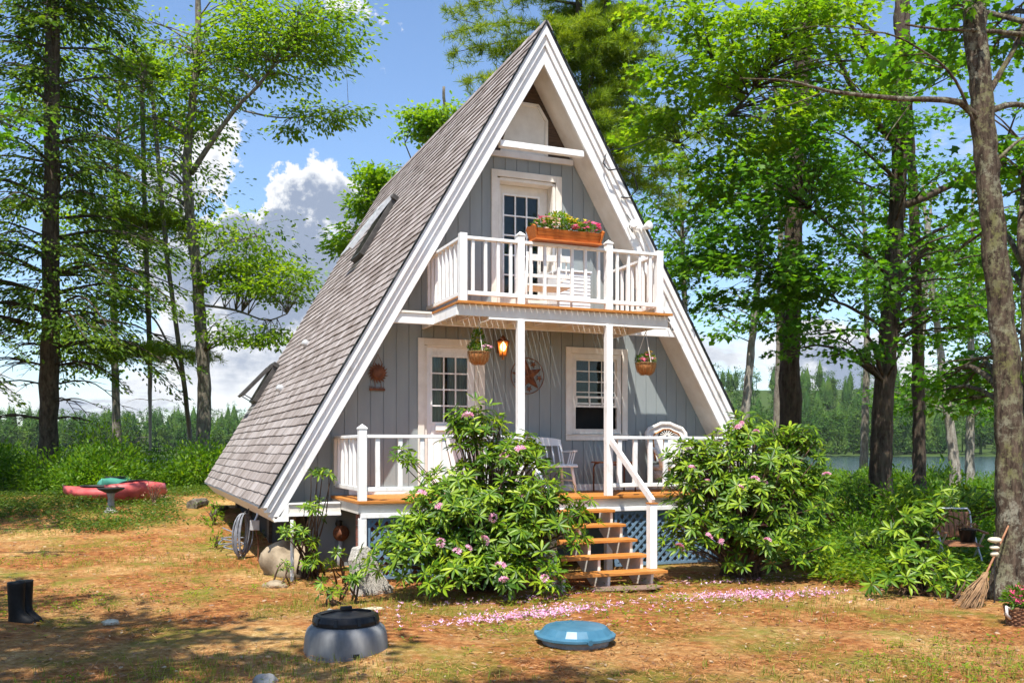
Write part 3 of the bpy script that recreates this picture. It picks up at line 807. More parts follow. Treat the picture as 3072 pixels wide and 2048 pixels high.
    for x in (sx0 + .12, (sx0 + sx1) / 2, sx1 - .12):
        mb = MB(); pol = []
        y, z = -1.26 - .29 * 5 + .05, -.05
        P = [(-2.64, -.05)]
        for i in range(5):
            yf = -1.26 - .29 * (5 - i) + .04; P += [(yf, .19 * (i + 1) - .042), (yf + .29, .19 * (i + 1) - .042)]
        P += [(-1.15, .95), (-1.15, .62), (-2.2, -.05)]
        n = len(P); V = [(x - .02, a, b) for a, b in P] + [(x + .02, a, b) for a, b in P]
        F = [tuple(reversed(range(n))), tuple(range(n, 2 * n))] + [(i, (i + 1) % n, (i + 1) % n + n, i + n) for i in range(n)]
        mb.add(V, F); mb.build('stringer', M['cream'], porch)
    for x in (-.99, .535):
        mb = MB(); mb.box(x - .055, x + .055, -2.52, -2.41, .02 if x < 0 else .192, 1.08); nw = mb.build('newel_post', M['white'], porch, bevel=.004)
        mb = MB(); mb.beam((x, -2.50, 1.11), (x + (.05 if x > 0 else .12), YF + -.03, 1.99), .045, .095); mb.build('stair_rail', M['white'], porch, bevel=.004)
    mb = MB(); mb.box(.475, .60, -2.53, -2.40, 1.081, 1.10); mb.build('newel_cap', M['stain'], porch)
    return porch
build_porch()

def build_balcony():
    xl, xr = -1.80, 1.52; p1, p2 = -.869, .58
    jb = MB(); jb.box(xl - .02, xr + .09, YF - .03, YF + .02, 3.73, 3.895); bal = jb.build('balcony', M['cream'], cabin, bevel=.005)
    f = MB(); x = xl - .05
    while x < xr + .12:
        f.box(x, x + .082, YF - .07, YW - .004, 3.897, ZU); x += .0945
    f.build('deck_boards', M['stain_y'], bal, bevel=.003)
    e = MB(); e.box(xl - .06, xr + .14, YF - .095, YF - .071, 3.895, 3.934); e.build('deck_edge', M['stain'], bal, bevel=.003)
    j = MB()
    for x in (xl + .35, -1.05, -.6, -.15, .3, .75, 1.2): j.box(x - .02, x + .02, YF + .022, -.014, 3.80, 3.894)
    j.build('joists', M['white'], bal)
    for x in (xl - .02, xr + .05):
        m2 = MB(); m2.box(x - .02, x + .02, YF + .022, YW - .005, 3.74, 3.894); m2.build('side_joist', M['white'], bal, bevel=.004)
    lb = MB(); lb.box(-2.60, 2.60, -.012, .055, 3.735, 3.80); lb.build('cross_beam', M['white'], cabin, bevel=.005)
    lb = MB(); lb.box(-2.50, 2.50, -.006, .05, 3.801, 3.893); lb.build('cross_beam_face', M['white'], cabin)
    lb = MB(); lb.box(-2.52, xl - .07, -.03, .09, 3.895, 3.925); lb.build('cross_beam_cap', M['cream'], cabin)
    m2 = MB(); m2.box(p1 - .5, xr + .08, YF - .028, YF + .05, 3.70, 3.728); m2.build('header_strip', M['white'], bal)
    zb, zt = 4.03, 4.86
    for x, c in ((xl + .045, False), (p1, True), (p2, True), (xr - .057, False)):
        pm = MB(); post(pm, x, YF, ZU + .002, 4.90 if not c else 4.93, .105, c)
        pm.build('balcony_post', M['white'], bal, bevel=.004)
    railing(bal, (xl + .10, YF, 0), (p1 - .055, YF, 0), zb, zt, 4, .045, .042)
    railing(bal, (p1 + .055, YF, 0), (p2 - .055, YF, 0), zb, zt, 6, .045, .042)
    railing(bal, (p2 + .055, YF, 0), (xr - .115, YF, 0), zb, zt, 4, .045, .042)
    railing(bal, (xl + .045, YF + .055, 0), (xl + .045, YW - .02, 0), zb, zt, 9, .045, .042)
    railing(bal, (xr - .057, YF + .055, 0), (xr - .057, .30, 0), zb, zt, 8, .045, .042)
build_balcony()

def build_roof_fittings():
    dn = math.sqrt(1 + K * K); up = Vector((K, 0, 1)) / dn; nv = Vector((-1, 0, K)) / dn
    def S(y, z, o): return Vector((-hw(z), y, z)) + nv * o
    def box_on(mb, y0, y1, z0, z1, o0, o1, o0b=None, o1b=None):
        o0b = o0 if o0b is None else o0b; o1b = o1 if o1b is None else o1b
        V = [S(y0, z0, o0), S(y1, z0, o0), S(y1, z1, o0b), S(y0, z1, o0b), S(y0, z0, o1), S(y1, z0, o1), S(y1, z1, o1b), S(y0, z1, o1b)]
        mb.add(V, [(0, 1, 2, 3), (7, 6, 5, 4), (4, 5, 1, 0), (5, 6, 2, 1), (6, 7, 3, 2), (7, 4, 0, 3)])
    for (y0, y1, z0, z1, opening) in ((5.35, 6.25, 5.82, 7.0, .17), (9.05, 9.9, 2.92, 3.74, .24)):
        k = MB(); w = .07
        box_on(k, y0, y0 + w, z0, z1, -.01, .13); box_on(k, y1 - w, y1, z0, z1, -.01, .13); box_on(k, y0 + w, y1 - w, z0, z0 + w, -.01, .12); box_on(k, y0 + w, y1 - w, z1 - w, z1, -.01, .14)
        sk = k.build('skylight', M['flashing'], cabin, bevel=.006)
        s = MB(); box_on(s, y0, y0 + .06, z0 - .02, z1, .12 + opening, .19 + opening, .13, .20); box_on(s, y1 - .06, y1, z0 - .02, z1, .12 + opening, .19 + opening, .13, .20); box_on(s, y0 + .06, y1 - .06, z0 - .02, z0 + .05, .135 + opening, .18 + opening); box_on(s, y0 + .06, y1 - .06, z1 - .06, z1 + .03, .14, .19)
        s.build('sash', M['grey'] if opening < .2 else M['flashing'], sk)
        g = MB(); box_on(g, y0 + .06, y1 - .06, z0 + .05, z1 - .06, .155 + opening, .162 + opening, .16, .167); g.build('pane', M['glass'], sk)
        h = MB(); box_on(h, y0 - .05, y1 + .05, z1 + .0, z1 + .09, .0, .17); h.build('head_flashing', M['flashing'], sk, bevel=.01)
        if opening > .2:
            a = MB(); 
            for yy in (y0 + .1, y1 - .1): a.tube([S(yy, z0 + .02, .12), S(yy, z0 + .02, .14 + opening)], .012, 6)
            a.build('stay_arm', M['blackmetal'], sk)
    for (y, z) in ((5.9, 3.99), (5.65, 3.03)):
        v = MB(); c = S(y, z, .0)
        ring = [(.0, .0)]
        P = []
        for i in range(7):
            a = math.pi / 2 * i / 6; P.append((.10 * math.cos(a), .11 + .07 * math.sin(a)))
        prof = [(.085, 0), (.10, .03), (.10, .11)] + P[1:]
        prof = [(r * .8, zz * .8) for r, zz in prof]
        base = len(v.V); n = 16
        e1 = Vector((0, 1, 0)); e2 = up
        v.lathe([(r, zz) for r, zz in prof], n)
        v.V = [tuple(c + e1 * x + e2 * yv + nv * zz) for x, yv, zz in v.V]
        v.F = [f[::-1] for f in v.F]
        v.build('roof_vent', M['grey'], cabin, smooth=True)
    # twin flood lights on the right rake, junction hooks and flood box
    c = Vector((1.64, -.1, 5.5)); fl = MB()
    fl.lathe([(.05, 0), (.055, .02), (.02, .03)], 12); fl.V = [(c.x + x, c.y - .02 - z, c.z + y) for x, y, z in fl.V]
    fb = fl.build('floodlight_base', M['white'], cabin)
    for dx, dirv in ((-.05, Vector((-.45, -.75, .12))), (.12, Vector((.25, -.85, .15)))):
        b = MB(); d = dirv.normalized(); p = c + Vector((dx, -.03, 0))
        b.tube([p, p + d * .04, p + d * .07, p + d * .16, p + d * .17], [.03, .035, .05, .075, .06], 12); b.build('floodlight', M['white'], fb, smooth=True)
    b = MB(); b.tube([(2.28, -.06, 3.98), (2.30, -.10, 3.93), (2.31, -.12, 3.85), (2.36, -.11, 3.84), (2.36, -.08, 3.88)], .008, 6); b.tube([(2.22, -.14, 4.05), (2.26, -.16, 3.98)], .012, 6); b.build('wire_hook', M['blackmetal'], cabin)
    # copper lantern by the door, its bulb lit
    LS = 1.35
    x, y = -.51, YW; L = MB(); L.box(x - .045, x + .045, y - .015, y - .001, 3.40, 3.62); L.tube([(x, y - .015, 3.58), (x, y - .07, 3.66), (x, y - .13, 3.66), (x, y - .16, 3.63)], .012, 8)
    lant = L.build('wall_lantern', M['copper'], cabin)
    r = MB(); r.lathe([(.018, .15), (.035, .12), (.055, .10), (.115, .06), (.12, .05)], 6, (x, y - .16, 3.53)); r.build('lantern_roof', M['rust'], lant)
    r = MB()
    for k in range(6):
        a = k * math.pi / 3; r.tube([(x + .105 * math.cos(a), y - .16 + .105 * math.sin(a), 3.585), (x + .06 * math.cos(a), y - .16 + .06 * math.sin(a), 3.35)], .007, 5)
    am = mat_noise('amber_glass', (.55, .24, .06), (.7, .36, .10), 8, .2, bump_s=0)
    q = MB(); q.lathe([(.056, .355), (.097, .575), (.094, .575), (.053, .355)], 6, (x, y - .16, 3.0)); q.F = q.F[:-2]; q.F = [f for i, f in enumerate(q.F) if i % 6 not in (3, 4)]; q.build('amber_panes', am, lant)
    r.lathe([(.067, 0), (.07, .02), (.025, .02), (.025, -.05)], 6, (x, y - .16, 3.34)); r.build('lantern_cage', M['copper'], lant)
    gm, nt, b2 = node_mat('amber_lantern_bulb'); b2.inputs['Base Color'].default_value = (.9, .55, .2, 1); b2.inputs['Emission Color'].default_value = (1, .62, .25, 1); b2.inputs['Emission Strength'].default_value = 3.0
    g = MB(); g.lathe([(.0, 0), (.036, .03), (.05, .08), (.036, .12), (.016, .15), (0, .16)], 12, (x, y - .16, 3.42)); g.build('bulb', gm, lant, smooth=True)
    # crawlspace fittings on the skirt: round vent cover with its pipe
    v = MB(); c0 = Vector((-3.15, YW, .56))
    v.lathe([(.115, 0), (.125, .02), (.10, .05), (.045, .06), (.03, .075), (0, .076)], 18); v.V = [(c0.x + a, c0.y - .09 - zz, c0.z + b) for a, b, zz in v.V]; v.build('vent_cover', M['rust'], cabin, smooth=True)
    v = MB(); v.tube([(c0.x, YW, .62), (c0.x - .03, YW - .09, .70), (c0.x - .02, YW - .1, .75)], .05, 10); v.build('vent_elbow', M['blackmetal'], cabin, smooth=True)
    v = MB(); v.tube([(c0.x + .01, YW - .05, .46), (c0.x - .02, YW - .06, .2), (c0.x - .02, YW - .06, -.05)], .035, 8); v.build('downpipe', M['grey'], cabin, smooth=True)
build_roof_fittings()

# ------------------------------------------------------------------ flowers
def flower_heads(name, centres, r, mat, parent, petals=6, size=.03, seed=0):
    g = np.random.default_rng(seed); C = []; D = []; N = []
    for c in centres:
        a0 = g.uniform(0, 6.28); ax = unit(np.array([[g.normal(0, .4), g.normal(-.3, .4), 1.0]]))[0]
        u = unit(np.cross(ax, [[1, .3, .2]]))[0]; v = np.cross(ax, u)
        for k in range(petals):
            a = a0 + k * 6.283 / petals
            d = u * math.cos(a) + v * math.sin(a)
            C.append(np.array(c)); D.append(d + ax * .35); N.append(ax - d * .3)
    return leaf_mesh(name, C, D, N, g.uniform(.75, 1.2, len(C)) * size, 'oval', mat, parent)
def leafy(name, c, r, n, size, kind, mat, parent, seed=0, up=.6):
    g = np.random.default_rng(seed)
    P = g.normal(0, 1, (n, 3)); P = unit(P) * g.uniform(.3, 1, (n, 1)) ** .5
    C = np.array(c) + P * np.array(r)
    D = P + g.normal(0, .4, (n, 3)) + np.array([0, 0, up * .4])
    N = np.array([0, 0, up]) + P * .5 + g.normal(0, .4, (n, 3))
    return leaf_mesh(name, C, D, N, g.uniform(.7, 1.25, n) * size, kind, mat, parent)

def hanging_basket(name, label, c, ztop, seed, yellow):
    x, y, z = c
    t = thing(name, label, 'hanging basket', c, group='hanging flower baskets under the balcony')
    b = MB(); b.lathe([(.02, -.205), (.09, -.20), (.15, -.15), (.178, -.06), (.185, .0), (.17, .0), (.12, -.02), (0, -.02)], 22); b.build('liner', M['coir'], t, smooth=True)
    w = MB()
    for k in range(16):
        a = 6.283 * k / 16; w.tube([(math.cos(a) * r, math.sin(a) * r, q) for r, q in ((.05, -.215), (.10, -.21), (.16, -.155), (.188, -.06), (.195, .008))], .0045, 4)
    w.tube([(.195 * math.cos(6.283 * k / 24), .195 * math.sin(6.283 * k / 24), .008) for k in range(24)], .007, 5, closed=True)
    w.build('wire_frame', M['wire'], t)
    h = ztop - z
    for k in range(3):
        a = 6.283 * k / 3 + .5
        cd = MB(); cd.tube([(.195 * math.cos(a), .195 * math.sin(a), .01), (0, 0, h - .04)], .0065, 5); cd.build('cord', M['cord'], t)
    hk = MB(); hk.tube([(0, 0, h - .05), (.02, 0, h - .03), (.0, 0, h), (0, 0, h + .02)], .006, 6); hk.build('hook', M['wire'], t)
    t.scale = (.84,) * 3
    leafy('foliage', (x, y, z + .07), (.19, .19, .10), 420, .055, 'oval', M['shrub'], t, seed)
    g = np.random.default_rng(seed)
    def spots(n, cc, rr): return [np.array(cc) + unit(g.normal(0, 1, (1, 3)))[0] * np.array(rr) * g.uniform(.6, 1) for _ in range(n)]
    if yellow:
        leafy('tall_stems', (x - .02, y, z + .22), (.10, .10, .18), 260, .06, 'oval', M['shrub'], t, seed + 3)
        flower_heads('yellow_flowers', spots(12, (x - .03, y - .03, z + .27), (.09, .09, .15)), .05, M['yellow'], t, 7, .05, seed)
        flower_heads('pink_flowers', spots(26, (x + .12, y - .06, z + .09), (.10, .12, .05)), .05, M['pink'], t, 6, .04, seed)
    else:
        flower_heads('pink_flowers', spots(26, (x, y - .06, z + .10), (.18, .14, .07)), .05, M['magenta'], t, 7, .045, seed)
        flower_heads('yellow_flowers', spots(8, (x + .03, y - .03, z + .19), (.08, .08, .05)), .05, M['yellow'], t, 6, .045, seed)
        flower_heads('pale_flowers', spots(12, (x, y - .08, z + .07), (.19, .16, .08)), .05, M['pink'], t, 6, .035, seed + 1)
hanging_basket('hanging_basket', 'hanging coir basket with tall yellow flowers in front of the porch door lantern', (-1.44, -.92, 3.24), 3.80, 3, True)
hanging_basket('hanging_basket', 'hanging coir basket of red and pink flowers on the right beside the window', (1.33, -.95, 3.17), 3.80, 8, False)

def flower_box():
    x0, x1, y, z = -.68, .385, YF - .02, 4.885
    t = thing('flower_box', 'orange wooden flower box full of pink and yellow flowers on the balcony railing', 'flower box', ((x0 + x1) / 2, y, z))
    def V(xa, xb, ya, yb, zb, xa2, xb2, ya2, yb2, zt): return [(xa, ya, zb), (xb, ya, zb), (xb, yb, zb), (xa, yb, zb), (xa2, ya2, zt), (xb2, ya2, zt), (xb2, yb2, zt), (xa2, yb2, zt)]
    F = [(3, 2, 1, 0), (4, 5, 6, 7), (0, 1, 5, 4), (1, 2, 6, 5), (2, 3, 7, 6), (3, 0, 4, 7)]
    b = MB(); hw2 = (x1 - x0) / 2
    for i in range(3):
        za, zb = .012 + .05 * i, .012 + .05 * i + .047; e = .024 * i
        b.add(V(-hw2 + .03, hw2 - .03, -.10 - e * .6, .10 + e * .6, za, -hw2 + .03 - .012, hw2 - .03 + .012, -.10 - e * .6 - .014, .10 + e * .6 + .014, zb), F)
    b.build('planks', M['planter'], t, bevel=.003)
    for s in (-1, 1):
        b = MB()
        pol = [(-.115, 0), (.115, 0), (.165, .18), (.10, .215), (0, .195), (-.10, .215), (-.165, .18)]
        n = len(pol); xa, xb = s * (hw2 - .028), s * (hw2 - .0)
        sh = .045 * s
        if s < 0: xa, xb = xb, xa
        VV = [(xa + (sh * zz / .2 if True else 0), yy, zz) for yy, zz in pol] + [(xb + sh * zz / .2, yy, zz) for yy, zz in pol]
        b.add(VV, [tuple(reversed(range(n))), tuple(range(n, 2 * n))] + [(i, (i + 1) % n, (i + 1) % n + n, i + n) for i in range(n)])
        b.build('end_board', M['planter'], t, bevel=.003)
    b = MB(); b.box(-hw2 - .02, hw2 + .01, -.14, .13, -.012, .011); b.build('base_board', M['planter'], t, bevel=.003)
    b = MB(); b.box(-hw2 + .05, hw2 - .05, -.09, .09, .02, .15); b.build('soil', M['soil'], t)
    cx = (x0 + x1) / 2
    leafy('foliage', (cx, y, z + .24), (.54, .15, .11), 1000, .06, 'oval', M['shrub'], t, 5)
    leafy('tall_leaves', (cx - .12, y, z + .31), (.20, .12, .12), 260, .065, 'oval', M['maple_bright'], t, 6)
    g = np.random.default_rng(4)
    def sp(n, c, r): return [np.array(c) + unit(g.normal(0, 1, (1, 3)))[0] * np.array(r) for _ in range(n)]
    flower_heads('yellow_flowers', sp(26, (cx - .12, y - .04, z + .33), (.22, .12, .10)) + sp(10, (cx + .18, y - .04, z + .32), (.14, .1, .05)), 0, M['yellow'], t, 6, .04, 1)
    flower_heads('pale_flowers', sp(40, (cx - .30, y - .08, z + .25), (.22, .12, .09)), 0, M['palepink'], t, 6, .036, 2)
    flower_heads('pink_flowers', sp(34, (cx + .36, y - .06, z + .25), (.17, .13, .08)) + sp(8, (cx - .40, y - .05, z + .29), (.08, .1, .06)), 0, M['magenta'], t, 7, .04, 3)
    flower_heads('magenta_bloom', sp(9, (cx + .08, y - .13, z + .22), (.05, .04, .035)), 0, M['magenta'], t, 7, .045, 4)
flower_box()

# ------------------------------------------------------------------ wall decorations
def flat_disc(mb, pts, y0, y1): mb.prism(pts, y0, y1)
def sun_plaque():
    x, y, z = -2.556, YW, 3.02
    t = thing('sun_plaque', 'rusty metal sun with a welcome bar hanging on the grey wall', 'wall plaque', (x, y - .02, z))
    b = MB(); pts = []
    for k in range(18):
        a = 6.283 * k / 18
        for da, r in ((-.17, .118), (-.02, .135), (.13, .172 if k % 2 else .155), (.13, .12)):
            pts.append((r * math.cos(a + da), r * math.sin(a + da)))
    b.prism(pts, -.012, -.004); sd = b.build('sun_disc', M['rust'], t)
    b = MB(); b.lathe([(.105, 0), (.10, .018), (.06, .03), (0, .034)], 20); b.V = [(p, -.012 - r, q) for p, q, r in b.V]; b.build('sun_face', M['rust'], sd, smooth=True)
    b = MB(); b.tube([(-.075, -.01, .13), (0, -.012, .29), (.075, -.01, .13)], .006, 5); b.build('hanger', M['rust'], t)
    for sx in (-.05, .045):
        b = MB(); b.tube([(sx, -.01, -.13), (sx + .008, -.01, -.22)], .005, 5); b.build('chain', M['rust'], t)
    b = MB(); b.box(-.135, .115, -.016, -.002, -.275, -.243); bar = b.build('welcome_bar', M['rust'], t)
    cu = bpy.data.curves.new('welcome_text', 'FONT'); cu.body = 'Welcome'; cu.size = .062; cu.extrude = .004; cu.align_x = 'CENTER'
    to = bpy.data.objects.new('welcome_text', cu); COL.objects.link(to)
    dg = bpy.context.evaluated_depsgraph_get(); me = bpy.data.meshes.new_from_object(to.evaluated_get(dg)); bpy.data.objects.remove(to)
    me.transform(Matrix.Translation((-.02, -.010, -.245)) @ Matrix.Rotation(R(90), 4, 'X')); me.materials.clear()
    o = new_obj('welcome_letters', me, M['rust'], bar)
sun_plaque()
def star_poly(r, n=5, a0=math.pi / 2, inner=.40):
    return [((r if i % 2 == 0 else r * inner) * math.cos(a0 + math.pi * i / n), (r if i % 2 == 0 else r * inner) * math.sin(a0 + math.pi * i / n)) for i in range(2 * n)]
def barn_star():
    x, y, z = -.022, YW, 3.05
    t = thing('barn_star', 'rusty five pointed barn star inside a thin metal ring on the wall', 'wall star', (x, y - .02, z))
    b = MB(); P = star_poly(.285, a0=math.pi / 2 + .14); n = len(P)
    b.add([(px, -.008, pz) for px, pz in P] + [(0, -.055, 0)], [((i + 1) % n, i, n) for i in range(n)] + [tuple(range(n))]); b.build('star', M['rust'], t)
    b = MB(); b.tube([(.295 * math.cos(6.283 * k / 40), -.01, .295 * math.sin(6.283 * k / 40)) for k in range(40)], .007, 6, closed=True); b.build('ring', M['rust'], t)
    for k in range(5):
        a = math.pi / 2 + .14 + math.pi / 5 + k * 6.283 / 5; c = (.215 * math.cos(a), .215 * math.sin(a))
        b = MB(); b.prism([(c[0] + px, c[1] + pz) for px, pz in star_poly(.06, a0=a)], -.02, -.008); b.build('small_star', M['rust'], t)
barn_star()

# ------------------------------------------------------------------ porch and balcony furniture
def spindle_bench(name, label, cat, loc, rz, width, spindles):
    t = thing(name, label, cat, loc, rz)
    w = width / 2; m = M['white']
    s = MB(); n = 8
    pts = [(-.30, .44), (-.26, .465), (-.05, .445), (.12, .44), (.22, .455), (.22, .425), (-.26, .43), (-.30, .415)]
    V = [(-w, y, z) for y, z in pts] + [(w, y, z) for y, z in pts]; k = len(pts)
    s.add(V, [tuple(range(k)), tuple(reversed(range(k, 2 * k)))] + [((i + 1) % k, i, i + k, (i + 1) % k + k) for i in range(k)]); s.build('seat', m, t, bevel=.006)
    b = MB(); top = []
    for i in range(21):
        u = -1 + 2 * i / 20; top.append((u * w * .97, .86 + .05 * (1 - abs(u)) ** .5 * (1 if abs(u) < .85 else .4) ))
    pol = [(-w * .97, .76)] + [(w * .97, .76)] + top[::-1]
    b.prism(pol, .30, .325); b.build('crest_rail', m, t, bevel=.004)
    for i in range(spindles):
        x = -w * .86 + 2 * w * .86 * i / (spindles - 1); p = MB(); p.tube([(x, .19, .45), (x, .25, .62), (x, .31, .77)], [.011, .015, .009], 8); p.build('spindle', m, t, smooth=True)
    for s_ in (-1, 1):
        p = MB(); p.tube([(s_ * w * .95, .19, .44), (s_ * w * .96, .26, .62), (s_ * w * .95, .315, .80)], [.022, .02, .018], 8); p.build('back_post', m, t, smooth=True)
        p = MB(); p.beam((s_ * w * 1.0, .24, .665), (s_ * w * 1.02, -.20, .675), .06, .028); p.build('arm', m, t, bevel=.006)
        for yy in (-.02, -.10, -.18): p = MB(); p.tube([(s_ * w * .93, yy + .03, .45), (s_ * w * 1.01, yy, .665)], .011, 7); p.build('arm_spindle', m, t)
        for yy, dy in ((-.22, -.05), (.16, .06)):
            p = MB(); p.tube([(s_ * w * .86, yy, .43), (s_ * w * .90, yy + dy * .5, .25), (s_ * w * .95, yy + dy, 0)], [.02, .026, .018], 8); p.build('leg', m, t, smooth=True)
        p = MB(); p.tube([(s_ * w * .90, -.24, .2), (s_ * w * .90, .19, .2)], .012, 7); p.build('stretcher', m, t)
    return t
spindle_bench('spindle_bench', 'white spindle back bench on the porch beneath the window', 'bench', (.0, .10, ZD), 0, 1.05, 9)

def wicker_chair():
    t = thing('wicker_chair', 'white wicker armchair with rounded fan back behind the porch railing', 'chair', (2.42, .02, ZD), R(-8))
    out = [(-.34, .50), (-.36, .80), (-.36, .98), (-.30, 1.06), (-.18, 1.10), (-.08, 1.145), (.08, 1.145), (.18, 1.10), (.30, 1.06), (.36, .98), (.36, .80), (.34, .50)]
    tilt = lambda z: .16 + (z - .45) * .20
    b = MB(); b.prism(out, 0, .02); b.V = [(x, y + tilt(z), z) for x, y, z in b.V]; b.build('backrest', M['wicker'], t)
    b = MB(); b.tube([(x, tilt(z) - .005, z) for x, z in out], .036, 10); b.build('back_rim', M['wicker'], t, smooth=True)
    b = MB(); inn = [(x * .72, .50 + (z - .50) * .84) for x, z in out]; b.tube([(x, tilt(z) - .03, z) for x, z in inn], .016, 8); b.build('rattan_hoop', M['copper'], t, smooth=True)
    b = MB()
    for k in range(9):
        a = math.pi * k / 8; b.tube([(.02 * math.cos(a), tilt(.93) - .035, .93 + .02 * math.sin(a)), (.13 * math.cos(a), tilt(1) - .035, .93 + .10 * math.sin(a))], .008, 5)
    b.build('fan_spokes', M['wicker'], t)
    b = MB(); b.prism([(-.15, .925), (.15, .925), (.12, 1.02), (0, 1.05), (-.12, 1.02)], -.004, -.002); b.V = [(x, y + tilt(z), z) for x, y, z in b.V]; b.build('fan_opening', M['dark'], t)
    b = MB(); b.lathe([(.0, .44), (.32, .44), (.35, .42), (.34, .36), (.30, .34), (0, .34)], 20, (0, -.04, 0)); b.build('seat', M['wicker'], t, smooth=True)
    for s in (-1, 1):
        b = MB(); b.tube([(s * .35, .24, .84), (s * .40, .05, .72), (s * .40, -.25, .68), (s * .35, -.33, .55), (s * .33, -.33, .40)], .042, 9); b.build('arm', M['wicker'], t, smooth=True)
        for yy in (-.30, .22): b = MB(); b.tube([(s * .28, yy, .36), (s * .30, yy * 1.05, 0)], .026, 8); b.build('leg', M['wicker'], t, smooth=True)
    b = MB(); b.lathe([(.33, .34), (.32, .22), (.31, .20)], 20, (0, -.04, 0)); b.build('skirt', M['wicker'], t, smooth=True)
wicker_chair()

def porch_table():
    t = thing('porch_table', 'small dark brown table with bent metal legs beneath the porch window', 'table', (1.36, .12, ZD))
    b = MB(); b.box(-.33, .33, -.22, .22, .475, .50); b.build('table_top', M['slat'], t, bevel=.01)
    for s in (-1, 1):
        b = MB(); b.tube([(s * .29, -.19, 0), (s * .29, -.19, .40), (s * .26, -.19, .465), (s * .2, -.19, .47)], .014, 8); b.build('leg', M['rust'], t, smooth=True)
        b = MB(); b.tube([(s * .29, .19, 0), (s * .29, .19, .40), (s * .26, .19, .465), (s * .2, .19, .47)], .014, 8); b.build('leg', M['rust'], t, smooth=True)
    b = MB(); b.beam((-.29, -.19, .45), (.29, -.19, .45), .02, .03); b.build('apron', M['rust'], t)
porch_table()

def balcony_chair():
    t = thing('balcony_chair', 'white painted chair with turned spindles behind the balcony railing', 'chair', (-.10, -.25, ZU), R(180 - 4))
    m = M['white']
    for s in (-1, 1):
        b = MB(); b.tube([(s * .37, .25, 0), (s * .37, .22, .42), (s * .37, .28, .93)], [.018, .024, .016], 8); b.build('back_post', m, t, smooth=True)
        b = MB(); b.tube([(s * .34, -.25, 0), (s * .34, -.24, .44)], [.017, .022], 8); b.build('leg', m, t, smooth=True)
        b = MB(); b.beam((s * .37, .24, .62), (s * .37, -.25, .60), .06, .03); b.build('arm', m, t, bevel=.005)
        b = MB(); b.tube([(s * .36, -.20, .44), (s * .36, -.20, .60)], .014, 7); b.build('arm_post', m, t)
    b = MB(); b.box(-.38, .38, -.28, .24, .42, .455); b.build('seat', m, t, bevel=.006)
    for z0, z1 in ((.80, .90), (.55, .60)):
        b = MB(); b.box(-.35, .35, .255 if z0 > .7 else .235, .28 if z0 > .7 else .258, z0, z1); b.build('back_rail', m, t, bevel=.004)
    for i in range(6):
        x = -.28 + .112 * i; b = MB(); b.tube([(x, .25, .60 + k * .02) for k in range(11)], [.008, .012, .008, .013, .008, .014, .008, .013, .008, .012, .008], 7); b.build('spindle', m, t, smooth=True)
    b = MB(); b.tube([(-.34, -.245, .22), (.34, -.245, .22)], .012, 7); b.build('stretcher', m, t)
balcony_chair()
def balcony_cabinet():
    t = thing('storage_cabinet', 'white lap sided storage cabinet on the balcony under the flower box', 'cabinet', (.62, .30, ZU))
    b = MB(); b.box(-.30, .30, -.16, .24, .02, .80); b.build('cabinet_body', M['panel'], t, bevel=.006)
    b = MB(); b.box(-.32, .32, -.19, .26, .801, .835); b.build('cabinet_top', M['panel'], t, bevel=.006)
    b = MB()
    for k in range(13):
        z = .03 + k * .059; b.add([(-.295, -.163, z + .056), (.295, -.163, z + .056), (.295, -.172, z), (-.295, -.172, z), (-.295, -.161, z), (.295, -.161, z)], [(0, 3, 2, 1), (3, 4, 5, 2)])
    b.build('lap_boards', M['panel'], t)
balcony_cabinet()

# ------------------------------------------------------------------ yard things
def compost_bin():
    c = (-4.312, -5.208, -0.001)
    t = thing('compost_bin', 'low grey plastic bin with a black screw lid in the sandy yard', 'compost bin', c)
    b = MB(); b.lathe([(.385, -.07), (.384, -.02), (.376, .09), (.366, .17), (.350, .215), (.318, .245), (.28, .252), (.26, .254), (.26, .22), (.0, .22)], 48); b.build('body', M['greybin'], t, smooth=True)
    b = MB()
    for k in range(7): 
        a = -1.62 + k * .022; b.beam((.384 * math.cos(a), .384 * math.sin(a), .005), (.378 * math.cos(a), .378 * math.sin(a), .045), .006, .008)
    b.build('vent_slots', M['black'], t)
    b = MB(); n = 36
    prof = [(.288, .252), (.302, .26), (.302, .29), (.282, .335), (.265, .343), (.20, .35), (.10, .367), (.0, .37)]
    b.lathe(prof, n); lid = b.build('lid', M['black'], t, smooth=False)
    for k in range(9):
        a = 6.283 * k / 9; q = MB(); q.beam((.303 * math.cos(a), .303 * math.sin(a), .265), (.286 * math.cos(a), .286 * math.sin(a), .333), .035, .016, up=(math.cos(a), math.sin(a), .3)); q.build('grip_rib', M['black'], lid, bevel=.004)
    b = MB(); b.box(-.055, .055, -.02, .02, .365, .41); b.build('lid_handle', M['black'], lid, bevel=.012)
    b = MB(); b.tube([(-.23, 0, .352), (-.12, 0, .371), (.12, 0, .371), (.23, 0, .352)], .012, 8); b.build('lid_ridge', M['black'], lid)
compost_bin()
